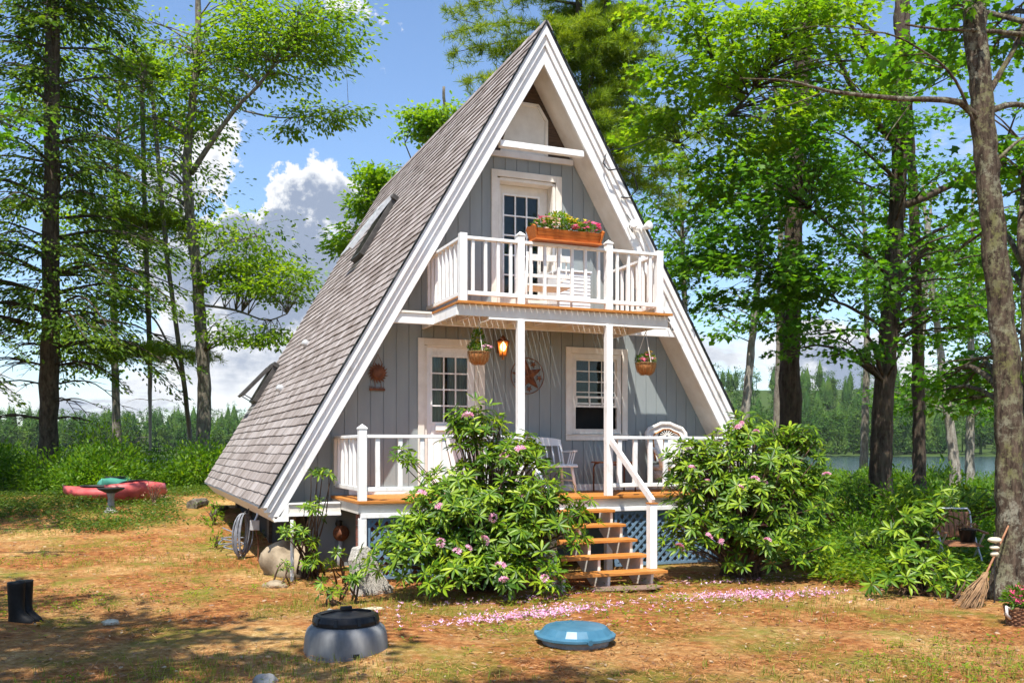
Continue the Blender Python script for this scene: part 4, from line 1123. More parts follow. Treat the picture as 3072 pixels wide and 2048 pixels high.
def well_lid():
    c = (-2.244, -5.733, -0.000)
    t = thing('well_lid', 'blue domed fibreglass well lid on a concrete ring in the ground', 'well lid', c, R(12))
    b = MB(); b.lathe([(.315, -.06), (.315, .075), (.0, .075)], 40); b.build('well_ring', M['concrete'], t)
    b = MB(); b.lathe([(.32, .076), (.372, .066), (.380, .072), (.380, .098), (.352, .108), (.342, .113), (.292, .168), (.28, .172), (.15, .186), (.0, .19)], 20); b.build('lid_shell', M['bluelid'], t, bevel=.004)
    for a in (-.1, .5): b = MB(); b.beam((.10 * math.cos(a + 1.2), .1 * math.sin(a + 1.2), .190), (.27 * math.cos(a + 1.2), .27 * math.sin(a + 1.2), .174), .018, .008); b.build('lid_rib', M['bluelid'], t, bevel=.003)
    for a in (0.2, 2.3, 4.4): b = MB(); b.tube([(.34 * math.cos(a), .34 * math.sin(a), .085), (.395 * math.cos(a), .395 * math.sin(a), .085)], .03, 8); b.build('lid_lug', M['bluelid'], t, bevel=.004)
well_lid()
def boots():
    c = (-7.222, -2.586, -0.002)
    for i, (dx, dy, lab) in enumerate(((-.02, .02, 'left of two tall black rubber boots standing at the yard edge'), (.045, .125, 'right hand black rubber boot with its toe towards the cabin'))):
        t = thing('rubber_boot', lab, 'boot', (c[0] + dx, c[1] + dy, c[2]), R(-30), 'pair of black rubber boots')
        b = MB(); n = 18; rings = [(0, -.085, .20, .06), (.02, -.09, .21, .065), (.05, -.088, .19, .064), (.085, -.082, .14, .066), (.12, -.08, .095, .07), (.18, -.08, .08, .075), (.30, -.085, .085, .08), (.42, -.088, .09, .085), (.44, -.09, .092, .087)]
        base = len(b.V)
        for z, x0, x1, w in rings:
            for k in range(n):
                a = 6.283 * k / n; b.V.append(((x0 + x1) / 2 + (x1 - x0) / 2 * math.cos(a), w * math.sin(a), z))
        for r in range(len(rings) - 1):
            for k in range(n): b.F.append((r * n + k, r * n + (k + 1) % n, (r + 1) * n + (k + 1) % n, (r + 1) * n + k))
        b.F.append(tuple(reversed(range(n)))); b.F.append(tuple(range((len(rings) - 1) * n, len(rings) * n)))
        b.build('boot_shell', M['rubber'], t, smooth=True)
        s = MB(); s.V = []; P = [(x0 - .008, x1 + .008, w + .008) for (z, x0, x1, w) in rings[1:2]]
        x0, x1, w = P[0]; m = 18
        for z in (-.012, .022):
            for k in range(m): a = 6.283 * k / m; s.V.append(((x0 + x1) / 2 + (x1 - x0) / 2 * math.cos(a), w * math.sin(a), z))
        s.F = [tuple(reversed(range(m))), tuple(range(m, 2 * m))] + [(k, (k + 1) % m, (k + 1) % m + m, k + m) for k in range(m)]
        s.build('boot_sole', M['rubber'], t)
boots()
def bird_bath():
    c = (-6.514, 9.446, 0.379)
    t = thing('bird_bath', 'dark bird bath on a pale fluted pedestal in front of the kayaks', 'bird bath', c)
    b = MB(); b.lathe([(.17, 0), (.17, .04), (.11, .08), (.075, .16), (.065, .34), (.09, .44), (.10, .46)], 16); b.build('pedestal', M['concrete'], t, smooth=True)
    b = MB(); b.lathe([(.06, .44), (.10, .46), (.26, .53), (.30, .575), (.285, .58), (.20, .54), (0, .52)], 24); b.build('bowl', M['blackmetal'], t, smooth=True)
bird_bath()
def kayak(label, mat, c, rz, L=3.0, W=.72, Hh=.36, roll=0):
    t = thing('kayak', label, 'kayak', c, rz, 'kayaks lying at the edge of the shrubs')
    b = MB(); n = 16; st = 15
    for i in range(st + 1):
        u = -1 + 2 * i / st; w = W / 2 * max(.02, (1 - abs(u) ** 2.3)) ** .8; rise = .16 * abs(u) ** 3
        hh = Hh * (.55 + .45 * (1 - u * u)); 
        for k in range(n):
            a = 6.283 * k / n; yy = math.cos(a) * w; zz = math.sin(a)
            zz = (zz * .42 if zz > 0 else zz * .58) * hh + .58 * Hh + rise * .6
            b.V.append((u * L / 2, yy, zz))
    for i in range(st):
        for k in range(n): b.F.append((i * n + k, (i + 1) * n + k, (i + 1) * n + (k + 1) % n, i * n + (k + 1) % n))
    b.F.append(tuple(range(n))); b.F.append(tuple(reversed(range(st * n, st * n + n))))
    h = b.build('hull', mat, t, smooth=True)
    r = MB(); r.tube([(-.05 + .42 * math.cos(6.283 * k / 24), .235 * math.sin(6.283 * k / 24), Hh * .985 + .01) for k in range(24)], .02, 6, closed=True); r.build('cockpit_rim', M['blackmetal'], t, smooth=True)
    r = MB(); r.add([(-.05 + .41 * math.cos(6.283 * k / 20), .225 * math.sin(6.283 * k / 20), Hh * .985 + .005) for k in range(20)], [tuple(range(20))]); r.build('cockpit_hollow', M['dark'], t)
    t.rotation_euler = (roll, 0, rz)
kayak('long faded red kayak lying on its bottom left of the bird bath', M['red'], (-6.859, 12.485, 0.507), R(-28), 1.9, .74, .38)
kayak('faded red kayak tipped on its side at the right end of the row', M['red'], (-5.870, 11.971, 0.491), R(32), 1.7, .85, .50, R(-25))
kayak('sea green kayak between the two red kayaks', M['green'], (-6.470, 14.358, 0.547), R(75), 2.6, .72, .52)

def rock(name, label, c, r, seed, mat, rough=.18, rz=0, cat='rock', group=None):
    b = MB(); b.blob((0, 0, 0), r, seed, 20, 12, rough, .5)
    o = b.build(name, mat, None, smooth=True); o.location = c; o.rotation_euler = (0, 0, rz); return tag(o, label, cat, group)
rock('boulder', 'tan boulder under the left eave of the cabin beside the white pipe', (-3.95, .25, .12), (.42, .34, .36), 4, M['boulder'], .16)
rock('boulder', 'pale half buried boulder left of the twin trunk behind the red kayak', (-4.752, 18.474, 0.549), (.28, .22, .22), 9, M['boulder'])
rock('stone', 'small white stone among seedlings behind the grey bin', (-4.065, -3.212, -0.001), (.06, .05, .05), 2, M['concrete'], .2)
rock('stone', 'pale flat stone lying on the left foreground dirt', (-6.327, -2.910, -0.000), (.09, .06, .035), 5, M['stone'], .2)
rock('stone', 'dark grey rock at the bottom edge of the picture', (-5.155, -6.159, -0.001), (.10, .08, .07), 7, M['concrete'], .22)
rock('stone', 'reddish flat rock in front of the tan boulder', (-4.335, -0.832, -0.001), (.16, .11, .07), 12, M['boulder'], .2)
rock('stone', 'flat slab lying between the seedlings and the big rhododendron', (-3.579, -3.109, -0.000), (.16, .07, .02), 15, M['stone'], .15)
rock('boulder', 'low mossy rock in the shade right of the birdbath clearing', (-3.052, -1.661, -0.000), (.12, .1, .08), 22, M['boulder'], .2)

def granite_block():
    c = (-3.297, -1.950, -0.002)
    b = MB()
    P = [(-.17, -.05), (.34, -.05), (.30, .06), (.14, .30), (.10, .50), (-.02, .60), (-.13, .58), (-.19, .42), (-.17, .2)]
    b.prism(P, -.13, .13)
    o = b.build('granite_block', M['granite'], None, bevel=.02); o.location = (c[0] - .02, c[1] + .12, c[2]); o.rotation_euler = (R(-6), 0, R(8))
    tag(o, 'speckled granite block leaning against the porch corner post', 'granite block')
granite_block()
def pipe():
    b = MB(); b.tube([(0, 0, -.1), (0, 0, .85)], .026, 12); o = b.build('standpipe', M['white'], None, smooth=False); o.location = (-4.031, -0.415, -0.002)
    tag(o, 'thin white plastic pipe standing under the left rake foot', 'pipe')
pipe()
def hose():
    c = (-4.40, 2.15, .80)
    t = thing('hose_coil', 'grey garden hose hung in long loops under the left eave', 'hose', c)
    b = MB(); g = random.Random(3)
    for k in range(9):
        w = .06 + .014 * k; L = .68 + g.uniform(-.08, .06); ox = g.uniform(-.03, .03)
        pts = []
        for i in range(22):
            a = 6.283 * i / 22; pts.append((ox + w * math.sin(a) * .9 + .04 * (1 - math.cos(a)) * -.5, -.05 + .012 * k + .1 * math.sin(a) * .6, -.02 - L * (1 - math.cos(a)) / 2))
        b.tube(pts, .0125, 6, closed=True)
    b.build('hose_loops', M['hose'], t, smooth=True)
    b = MB(); b.tube([(0, -.05, .0), (.05, -.05, .02), (.08, 0, .06)], .012, 6); b.build('hook', M['blackmetal'], t)
    b = MB(); b.tube([tuple(q) for q in curve([(-.02, .1, -.62), (-.10, .5, -.62), (.1, 1.0, -.60), (-.22, 1.5, -.55), (.12, 2.0, -.55), (-.1, 2.6, -.45)], 40)], .0125, 6); b.tube([tuple(q) for q in curve([(.02, .0, -.64), (-.25, .7, -.62), (.06, 1.2, -.60), (-.3, 1.0, -.60), (-.1, 1.7, -.56), (.2, 1.6, -.56)], 40)], .0125, 6); b.build('trailing_hose', M['hose'], t, smooth=True)
hose()
def elec_box():
    t = thing('outlet_box', 'white outlet box with a cable under the left eave beside the hose', 'outlet box', (-4.28, 1.72, .62))
    b = MB(); b.box(-.07, .07, -.05, .05, -.08, .08); b.build('box_body', M['grey'], t, bevel=.008)
    b = MB(); b.tube([(0, 0, .07), (.04, .01, .15), (.06, .02, .24)], .018, 8); b.build('conduit', M['grey'], t)
    b = MB(); b.tube([(.02, 0, -.07), (.06, .02, -.3), (.05, -.02, -.55), (.12, -.03, -.72)], .01, 6); b.build('cable', M['rust'], t)
elec_box()
def door_mat():
    b = MB(); n = 14; P = [(-.48, -.14), (.30, -.20), (.52, -.02), (.46, .13), (-.36, .17), (-.52, .05)]
    b.add([(x, y, 0) for x, y in P] + [(x, y, .016) for x, y in P], [tuple(reversed(range(6))), tuple(range(6, 12))] + [(i, (i + 1) % 6, (i + 1) % 6 + 6, i + 6) for i in range(6)])
    c = (-0.107, -2.913, -0.000); o = b.build('door_mat', M['mat'], None, bevel=.004); o.location = (c[0], c[1], c[2] + .012); o.rotation_euler = (0, 0, R(-4)); tag(o, 'worn brown mat on the ground in front of the stairs', 'mat')
door_mat()
def lawn_chair():
    c = (5.411, -3.233, -0.002)
    t = thing('lawn_chair', 'old aluminium folding chair with brown wooden slats among the shrubs', 'chair', c, R(-28))
    for s in (-1, 1):
        b = MB(); b.tube([(s * .26, -.30, 0), (s * .26, .06, .42), (s * .26, .20, .62)], .014, 8); b.build('leg', M['alu'], t)
        b = MB(); b.tube([(s * .26, .34, 0), (s * .27, .0, .40), (s * .27, -.2, .58)], .014, 8); b.build('leg', M['alu'], t)
        b = MB(); b.beam((s * .29, -.26, .60), (s * .29, .26, .63), .055, .025); b.build('armrest', M['slat'], t, bevel=.005)
    b = MB(); b.tube([(-.25, .16, .40), (-.25, .30, .88), (-.22, .31, .93), (.22, .31, .93), (.25, .30, .88), (.25, .16, .40)], .014, 8); b.build('back_frame', M['alu'], t, smooth=True)
    for k in range(6): b = MB(); x = -.20 + k * .08; b.beam((x, .20, .50), (x, .295, .88), .066, .014, up=(0, 1, 0)); b.build('back_slat', M['slat'], t)
    for k in range(5): b = MB(); y = -.25 + k * .095; b.box(-.25, .25, y, y + .075, .40 + .01 * k, .415 + .01 * k); b.build('seat_slat', M['slat'], t)
    for z, y in ((.1, -.22), (.1, .25)): b = MB(); b.tube([(-.26, y, z), (.26, y, z)], .011, 6); b.build('cross_bar', M['alu'], t)
    p = thing('flower_pot', 'dark pot of wilted red plants standing on the folding chair', 'flower pot', (c[0] + .12, c[1] - .03, c[2] + .45))
    b = MB(); b.lathe([(.10, 0), (.125, .17), (.135, .18), (.13, .20), (.11, .19), (0, .17)], 18); b.build('pot', M['black'], p, smooth=True)
    leafy('dry_leaves', (p.location.x, p.location.y, p.location.z + .22), (.13, .13, .06), 160, .05, 'oval', M['deadleaf'], p, 7)
lawn_chair()
def garden_stake():
    c = (3.334, -5.602, -0.003)
    t = thing('stone_stake', 'three pale stones stacked on a thin black garden stake', 'garden stake', c)
    b = MB(); b.tube([(0, 0, -.1), (0, 0, .86)], .009, 8); b.build('rod', M['blackmetal'], t)
    b = MB()
    for s in (-1, 1):
        b.tube([(0, 0, .42), (s * .05, 0, .36), (s * .055, 0, .42), (s * .03, 0, .46)], .005, 5)
    b.build('scroll', M['blackmetal'], t)
    for z, r in ((.60, (.052, .045, .034)), (.675, (.065, .055, .028)), (.765, (.082, .07, .036))):
        q = MB(); q.blob((0, 0, z), r, int(z * 100), 16, 9, .06); q.build('stone', M['stone'], t, smooth=True)
garden_stake()
def shepherd_hook():
    c = (5.197, -4.075, -0.000)
    t = thing('garden_torch', 'thin black metal garden spike behind the stacked stones', 'garden spike', c)
    b = MB(); b.tube([(0, 0, -.1), (0, 0, .62), (0, 0, .95)], [.008, .008, .02], 8); b.build('rod', M['blackmetal'], t)
    b = MB(); b.lathe([(.02, .93), (.035, .97), (.025, 1.03), (.004, 1.10), (0, 1.14)], 10); b.build('finial', M['blackmetal'], t, smooth=True)
shepherd_hook()
def broom():
    a = Vector((2.850, -5.684, -0.000)); tip = a + Vector((.80, .12, .98))
    t = thing('twig_broom', 'old twig broom leaning brush down against the lichen covered trunk', 'broom', a)
    d = (tip - a)
    b = MB(); b.tube([d * .36, d * .7, d], [.013, .012, .011], 8); b.build('handle', M['slat'], t)
    g = random.Random(5); b = MB()
    for k in range(110):
        e = Vector((g.gauss(-.05, .07), g.gauss(-.02, .05), g.uniform(-.01, .05))); m = d * g.uniform(.16, .24) + e * .55 + Vector((g.gauss(0, .02), g.gauss(0, .02), 0))
        b.tube([d * .40 + Vector((g.gauss(0, .012), g.gauss(0, .012), 0)), m, e], [.0055, .005, .003], 4)
    b.build('brush', M['twig'], t)
    b = MB(); b.tube([d * .37 + Vector((.02 * math.cos(6.283 * k / 10), .02 * math.sin(6.283 * k / 10), .004 * (k % 2))) for k in range(10)], .007, 5, closed=True); b.build('binding', M['rust'], t)
broom()
def flower_basket():
    c = (2.391, -6.749, -0.000)
    t = thing('flower_basket', 'brown wicker basket of pink flowers at the foot of the lichen trunk', 'basket', c)
    b = MB()
    for i in range(11):
        z = .012 + i * .02; r = .14 + .035 * i / 10
        b.tube([((r + .006 * (1 if (k + i) % 2 else -1)) * math.cos(6.283 * k / 28), (r + .006 * (1 if (k + i) % 2 else -1)) * math.sin(6.283 * k / 28), z) for k in range(28)], .0115, 5, closed=True)
    b.build('weave', M['wickerbrown'], t)
    b = MB(); b.lathe([(.13, 0), (.165, .215), (.15, .2), (0, .19)], 20); b.build('lining', M['soil'], t)
    b = MB(); b.tube([(-.19, 0, .20), (-.235, 0, .23), (-.235, 0, .15), (-.18, 0, .1)], .016, 7); b.build('handle', M['wicker'], t, smooth=True)
    x, y, z = c
    leafy('foliage', (x, y, z + .30), (.19, .19, .11), 420, .06, 'oval', M['shrub'], t, 12)
    g = np.random.default_rng(9)
    flower_heads('pink_flowers', [np.array([x, y - .05, z + .34]) + unit(g.normal(0, 1, (1, 3)))[0] * np.array([.17, .15, .09]) for _ in range(34)], 0, M['magenta'], t, 6, .042, 5)
flower_basket()
def barrel():
    c = (7.977, 2.005, 0.012)
    t = thing('log_planter', 'low orange log planter among the ferns right of the rhododendron', 'planter', (c[0], c[1], c[2] + .25), R(15))
    b = MB(); n = 12
    for k in range(n):
        a = 6.283 * k / n; b.tube([(.40 * math.cos(a), .3 * math.sin(a), -.3), (.42 * math.cos(a), .32 * math.sin(a), .18 + .02 * (k % 3))], .085, 8)
    b.build('log_wall', M['log'], t, smooth=False)
    b = MB(); b.tube([(-.5, -.32, .22), (.5, -.32, .25)], .05, 9); b.build('rim_log', M['log'], t)
    b = MB(); b.lathe([(.3, -.1), (.34, .12), (0, .14)], 14); b.build('soil', M['soil'], t)
barrel()
def log_thing(label, a, b2, r, mat=None):
    a, b2 = Vector(a), Vector(b2); m = MB(); m.tube([Vector((0, 0, 0)), (b2 - a) * .3 + Vector((0, 0, .02)), (b2 - a) * .7, b2 - a], [r * 1.05, r, r * .95, r * .85], 10)
    o = m.build('log', mat or M['bark_grey'], None, smooth=False); o.location = a + Vector((0, 0, r * .6)); tag(o, label, 'log', 'logs lying by the cabin')
log_thing('short dark log lying on the ground at the rear left of the cabin', (-4.748, 9.975, 0.404), (-4.398, 10.696, 0.439), .13)
log_thing('thin grey pole lying under the left eave', (-4.396, 8.382, 0.323), (-3.981, 9.596, 0.387), .07)
def stick():
    b = MB(); b.tube([(0, 0, 0), (.12, .02, .03), (.3, -.02, .01)], [.012, .01, .005], 6); b.tube([(.12, .02, .03), (.16, -.1, .02)], [.008, .004], 5); o = b.build('dry_stick', M['twig'], None); o.location = Vector((-4.024, -5.240, -0.002)) + Vector((0, 0, .01)); tag(o, 'pale dry branched stick lying beside the grey bin', 'stick')
stick()
def utility_cable():
    p0 = Vector((1.24, -.09, 6.5)); p1 = Vector((1.48, -.2, 6.35))
    b = MB(); b.tube([(1.10, -.10, 6.72), (1.02, -.12, 6.5), (1.10, -.16, 6.38), (1.30, -.2, 6.42), (1.52, -.25, 6.34), (1.62, -.2, 6.12), (1.50, -.14, 5.98), (1.36, -.10, 5.98)], .012, 6)
    far = Vector((7.770, 6.570, 11.690)); P = []
    st = Vector((1.10, -.10, 6.72))
    for i in range(15):
        u = i / 14; q = st.lerp(far, u); q.z -= 1.0 * 4 * u * (1 - u) * .5; P.append(q)
    b.tube(P, .010, 5)
    b.tube([(1.46, -.12, 5.7), (1.52, -.16, 5.6), (1.5, -.13, 5.5), (1.57, -.12, 5.42), (1.56, -.1, 5.5)], .008, 5)
    o = b.build('service_cable', M['black'], None, smooth=True); tag(o, 'black service cable looping from the right rake towards the trees', 'cable')
utility_cable()

# ------------------------------------------------------------------ trees
def trunk_tube(mb, P, r0, r1, n=14, seg=26, flare=1.0, g=None):
    C = curve(P, seg); m = len(C)
    L = np.linspace(0, 1, m)
    rad = r0 + (r1 - r0) * L ** .9
    if flare > 1: rad = rad * (1 + (flare - 1) * np.exp(-L * m * .55))
    if g is not None:
        C = C + g.normal(0, r0 * .045, C.shape); rad = rad * g.normal(1, .03, m)
    s0 = len(mb.V); mb.tube([tuple(c) for c in C], [float(r) for r in rad], n)
    if g is not None:
        for i in range(s0, len(mb.V)):
            k = (i - s0) // n; x, y, z = mb.V[i]; f = 1 + g.normal(0, .035) + .05 * math.sin(((i - s0) % n) * 2.1 + k * .15)
            c = C[min(k, m - 1)]; mb.V[i] = (c[0] + (x - c[0]) * f, c[1] + (y - c[1]) * f, z)
    return C, rad
def broadleaf(name, label, cat, base, limbs, crowns, leaf, lmat, bark, seed, lsize=.13, group=None, flat=.45, twig=3, droop=.25):
    """limbs: (points, r0, r1); the first is the trunk.  crowns: (centre, radii, clumps, clump radius, leaves per clump)"""
    g = np.random.default_rng(seed)
    t = thing(name, label, cat, tuple(base), group=group)
    mb = MB(); nodes = []; nr = []
    for i, (P, r0, r1) in enumerate(limbs):
        C, rad = trunk_tube(mb, P, r0, r1, 22 if i == 0 else 9, 60 if i == 0 else 16, (1.9 if bark == 'bark_lichen' else 1.45) if i == 0 else 1.0, g)
        k = 0 if i else int(len(C) * .25)
        nodes.append(C[k:]); nr.append(rad[k:])
    nodes = np.concatenate(nodes); nr = np.concatenate(nr)
    tw = MB(); LC, LD, LN, LS = [], [], [], []
    for (c, r, nc, cr, nl) in crowns:
        for _ in range(nc):
            v = unit(g.normal(0, 1, (1, 3)))[0] * g.uniform(.25, 1) ** .45
            p = np.array(c) + v * np.array(r)
            if p[2] < .5: continue
            d = nodes - p; hd = np.hypot(d[:, 0], d[:, 1]); dz = p[2] - nodes[:, 2]
            cost = np.sqrt((d ** 2).sum(1)) + np.where(dz < 0, -dz * 1.6, 0) + np.abs(dz - .35 * hd) * .5
            j = int(np.argmin(cost)); a = nodes[j]
            L = np.linalg.norm(p - a)
            mid = (a + p) / 2 + np.array([0, 0, .12 * L]) + g.normal(0, .05 * L, 3)
            B = curve([a, mid, p], 7)
            rr = min(.012 + .011 * L, nr[j] * .7)
            tw.tube([tuple(b) for b in B], [float(rr * (1 - .8 * k / 6)) for k in range(7)], 5)
            out = p - a; out[2] *= .3; out = out / (np.linalg.norm(out) + 1e-6)
            # sub sprays
            for _k in range(twig):
                q = p + g.normal(0, cr * .6, 3) * np.array([1, 1, flat]); s = B[4] + (B[5] - B[4]) * g.uniform(0, 1)
                tw.tube([tuple(s), tuple((s + q) / 2 + np.array([0, 0, .04])), tuple(q)], [rr * .3, rr * .22, .004], 4)
                m = max(2, int(nl / twig))
                off = g.normal(0, 1, (m, 3)) * np.array([cr * .5, cr * .5, cr * .5 * flat])
                LC.append(q + off); 
                dd = off * .6 + out * cr * .5 + g.normal(0, .25 * cr, (m, 3)); dd[:, 2] -= droop * cr
                LD.append(dd); LN.append(np.array([0, 0, 1.0]) + g.normal(0, .38, (m, 3)))
                LS.append(g.uniform(.65, 1.25, m) * lsize)
    tr = mb.build('trunk', M[bark], t, smooth=True, world=True)
    tw.build('branches', M[bark], t, smooth=True, world=True)
    leaf_mesh('crown', np.concatenate(LC), np.concatenate(LD), np.concatenate(LN), np.concatenate(LS), leaf, M[lmat], t)
    return t
def conifer(name, label, cat, base, P, r0, r1, bark, kind, lmat, seed, zlo, ztop, rad, n, per, size, group=None, dead=0, droop=.3, sides=None, tuft=0, extra=()):
    """whorled branches with flat drooping sprays (or needle tufts)"""
    g = np.random.default_rng(seed)
    t = thing(name, label, cat, tuple(base), group=group)
    mb = MB(); C, R_ = trunk_tube(mb, P, r0, r1, 16, 34, 1.3, g)
    tw = MB(); LC, LD, LN, LS = [], [], [], []
    jobs = []
    for i in range(n):
        z = zlo + (ztop - zlo) * g.uniform(0, 1) ** .9
        u = (z - zlo) / (ztop - zlo); L = rad * (1 - .55 * u) * g.uniform(.55, 1.1)
        a = g.uniform(0, 6.283)
        if sides is not None: a = g.uniform(*sides)
        jobs.append((z, L, a, True))
    for i in range(dead):
        jobs.append((g.uniform(zlo * .45, zlo + 2), rad * g.uniform(.25, .6), g.uniform(0, 6.283), False))
    for (z, L, a) in extra: jobs.append((z, L, a, True))
    for z, L, a, live in jobs:
        j = int(np.argmin(np.abs(C[:, 2] - z))); s = C[j]
        dirv = np.array([math.cos(a), math.sin(a), 0]); lat = np.array([-math.sin(a), math.cos(a), 0])
        e = s + dirv * L + np.array([0, 0, -droop * L * g.uniform(.3, 1.2)]); m = s + dirv * L * .5 + np.array([0, 0, .06 * L])
        B = curve([s, m, e], 9); rb = min(.012 + .009 * L, R_[j] * .5)
        tw.tube([tuple(b) for b in B], [float(rb * (1 - .85 * k / 8)) for k in range(9)], 5)
        for k in range(3 if live else 5):
            v = g.uniform(.25, .9); b = B[int(v * 8)]
            w = b + lat * g.choice([-1, 1]) * L * .22 * (1.1 - v) * 1.6 + dirv * L * .18 + np.array([0, 0, -droop * .2 * L])
            tw.tube([tuple(b), tuple((b + w) / 2 + np.array([0, 0, .02])), tuple(w)], [rb * .4, rb * .3, .004], 4)
        if not live: continue
        m_ = int(per * L / rad) + 4
        v = g.uniform(.12, 1.0, m_); idx = v * 8; i0 = np.minimum(idx.astype(int), 7); f = (idx - i0)[:, None]
        b = B[i0] * (1 - f) + B[i0 + 1] * f
        sd = g.normal(0, 1, m_) * L * .17 * (1.25 - v)
        c = b + lat * sd[:, None] + g.normal(0, .05, (m_, 3)); c[:, 2] -= np.abs(sd) * .35 + g.uniform(0, .12, m_)
        if tuft:
            c = np.repeat(c[: max(3, m_ // tuft)], tuft, 0); k = len(c)
            d = unit(g.normal(0, 1, (k, 3)) + dirv * .5 + np.array([0, 0, .35]))
            LC.append(c); LD.append(d); LN.append(g.normal(0, 1, (k, 3))); LS.append(g.uniform(.7, 1.2, k) * size)
        else:
            d = dirv * .8 + lat * (np.sign(sd) * g.uniform(.2, .9, m_))[:, None] + g.normal(0, .25, (m_, 3)); d[:, 2] -= .35
            LC.append(c); LD.append(d); LN.append(np.array([0, 0, 1.0]) + g.normal(0, .4, (m_, 3))); LS.append(g.uniform(.6, 1.25, m_) * size)
    mb.build('trunk', M[bark], t, smooth=True, world=True)
    tw.build('branches', M[bark], t, smooth=True, world=True)
    leaf_mesh('crown', np.concatenate(LC), np.concatenate(LD), np.concatenate(LN), np.concatenate(LS), kind, M[lmat], t)
    return t

# ---- left side
HB = (-8.560, 20.037, 0.549)
conifer('hemlock_tree', 'tall dark hemlock with a thick straight trunk at the left behind the yard', 'tree', HB, [HB, (-8.430, 18.950, 4.990), (-8.380, 18.930, 10.450), (-8.330, 18.910, 15.910), (-8.310, 18.900, 19.460)], .31, .17, 'bark_dark', 'spray', 'hemlock', 21, 5.2, 19.5, 5.0, 165, 330, .185, dead=44, droop=.26, extra=[(4.9, 4.2, -.3), (5.6, 4.6, -.1), (6.4, 4.4, -.5), (4.4, 2.4, -.2)])
LB = (HB[0] - 4.4, HB[1] - 4.6, .45)
conifer('hemlock_tree', 'dark hemlock at the left picture edge whose boughs droop in front of its neighbour', 'tree', LB, [LB, (LB[0] + .1, LB[1], 8), (LB[0], LB[1] + .1, 18)], .26, .12, 'bark_dark', 'spray', 'hemlock', 22, 4.6, 16, 4.4, 90, 300, .175, dead=24, droop=.3)
B3 = (-2.092, 187.576, -2.050)
conifer('pine_tree', 'slim grey pine trunk between the hemlock and the twin trunked oak', 'tree', B3, [B3, (-5.450, 21.720, 5.380), (-5.540, 21.760, 8.460), (-5.650, 21.800, 11.230), (-5.720, 21.830, 15.380)], .17, .08, 'bark_grey', 'needle', 'pine', 23, 5.5, 15, 2.6, 50, 1000, .22, dead=14, droop=.12, tuft=14)
TW = (-3.844, 20.393, 0.549)
broadleaf('oak_tree', 'twin trunked oak between the kayaks and the cabin roof with a long limb reaching right', 'tree', TW,
  [([TW, (-3.700, 20.460, 3.820), (-3.950, 20.460, 7.740), (-4.270, 20.370, 11.000), (-4.190, 20.340, 12.800), (-3.930, 20.230, 15.950), (-4.000, 20.260, 18.800)], .26, .08),
   ([(0.740, 97.057, -2.051), (-4.320, 20.830, 3.820), (-4.710, 20.770, 6.830), (-4.960, 20.870, 8.940), (-5.130, 20.940, 11.060), (-5.380, 21.040, 14.380)], .20, .07),
   ([(-4.160, 20.330, 11.300), (-3.470, 19.610, 12.370), (-2.760, 18.890, 13.330), (-2.070, 18.170, 13.980), (-1.500, 17.720, 14.910), (-0.810, 17.220, 15.960)], .10, .03),
   ([(-2.570, 18.700, 13.150), (-1.540, 17.950, 12.820), (-0.320, 17.130, 12.790), (0.490, 16.580, 13.070)], .035, .012),
   ([(-3.820, 20.300, 6.810), (-2.790, 19.330, 6.560), (-1.880, 18.530, 6.160), (-1.270, 17.840, 6.320)], .05, .02),
   ([(-3.990, 20.370, 8.320), (-3.080, 19.240, 8.770), (-2.050, 18.380, 8.970)], .05, .02),
   ([(-4.300, 21.250, 4.150), (-5.220, 21.840, 6.330), (-6.070, 22.520, 7.000)], .06, .02)],
  [((-1.540, 17.950, 15.140), (1.9, 2, 1.1), 46, .62, 60), ((-0.340, 17.030, 15.460), (1.2, 1.6, 1.0), 38, .62, 60), ((-2.570, 18.700, 15.990), (1.4, 2, 1.3), 34, .62, 57), ((-0.280, 17.000, 12.800), (1.15, .8, .35), 18, .5, 52), ((-1.300, 17.640, 12.180), (.6, .6, .3), 5, .3, 43),
   ((-3.600, 19.880, 14.220), (1.4, 2, 2.0), 46, .62, 57), ((-2.550, 18.910, 8.750), (1.4, 1.4, 1.1), 34, .62, 57), ((-1.540, 17.950, 7.340), (1.3, 1.2, .8), 34, .62, 57), ((-2.810, 19.120, 7.590), (1.1, 1.4, .6), 24, .62, 57), ((-2.070, 18.170, 5.600), (.8, 1, .4), 15, .5, 52), ((-3.350, 19.350, 5.820), (.7, 1, .4), 10, .5, 52), ((-4.810, 21.030, 11.110), (1.6, 2, 2.4), 46, .62, 57), ((-6.080, 22.410, 7.140), (1.2, 1.5, .6), 20, .62, 57), ((-5.230, 21.200, 14.760), (2.0, 2, 2.2), 49, .62, 57)],
  'oak', 'oak', 'bark_grey', 31, .165, flat=.3)
b4 = (-14.5, 24, .5)
broadleaf('oak_tree', 'young bright oak behind the hemlock at the far left', 'tree', (-6.560, 27.580, 1.670), [([(-6.560, 27.580, 1.320), (-6.690, 27.640, 7.690), (-6.590, 27.600, 13.000), (-6.390, 27.510, 18.320)], .17, .05)],
  [((-6.710, 27.110, 10.060), (2.6, 2, 3.0), 58, .55, 55), ((-6.870, 27.170, 16.000), (3.0, 2, 3), 58, .55, 55), ((-7.680, 27.500, 5.870), (2.2, 2, .8), 20, .62, 50)], 'diamond', 'oak', 'bark_grey', 33, .22)
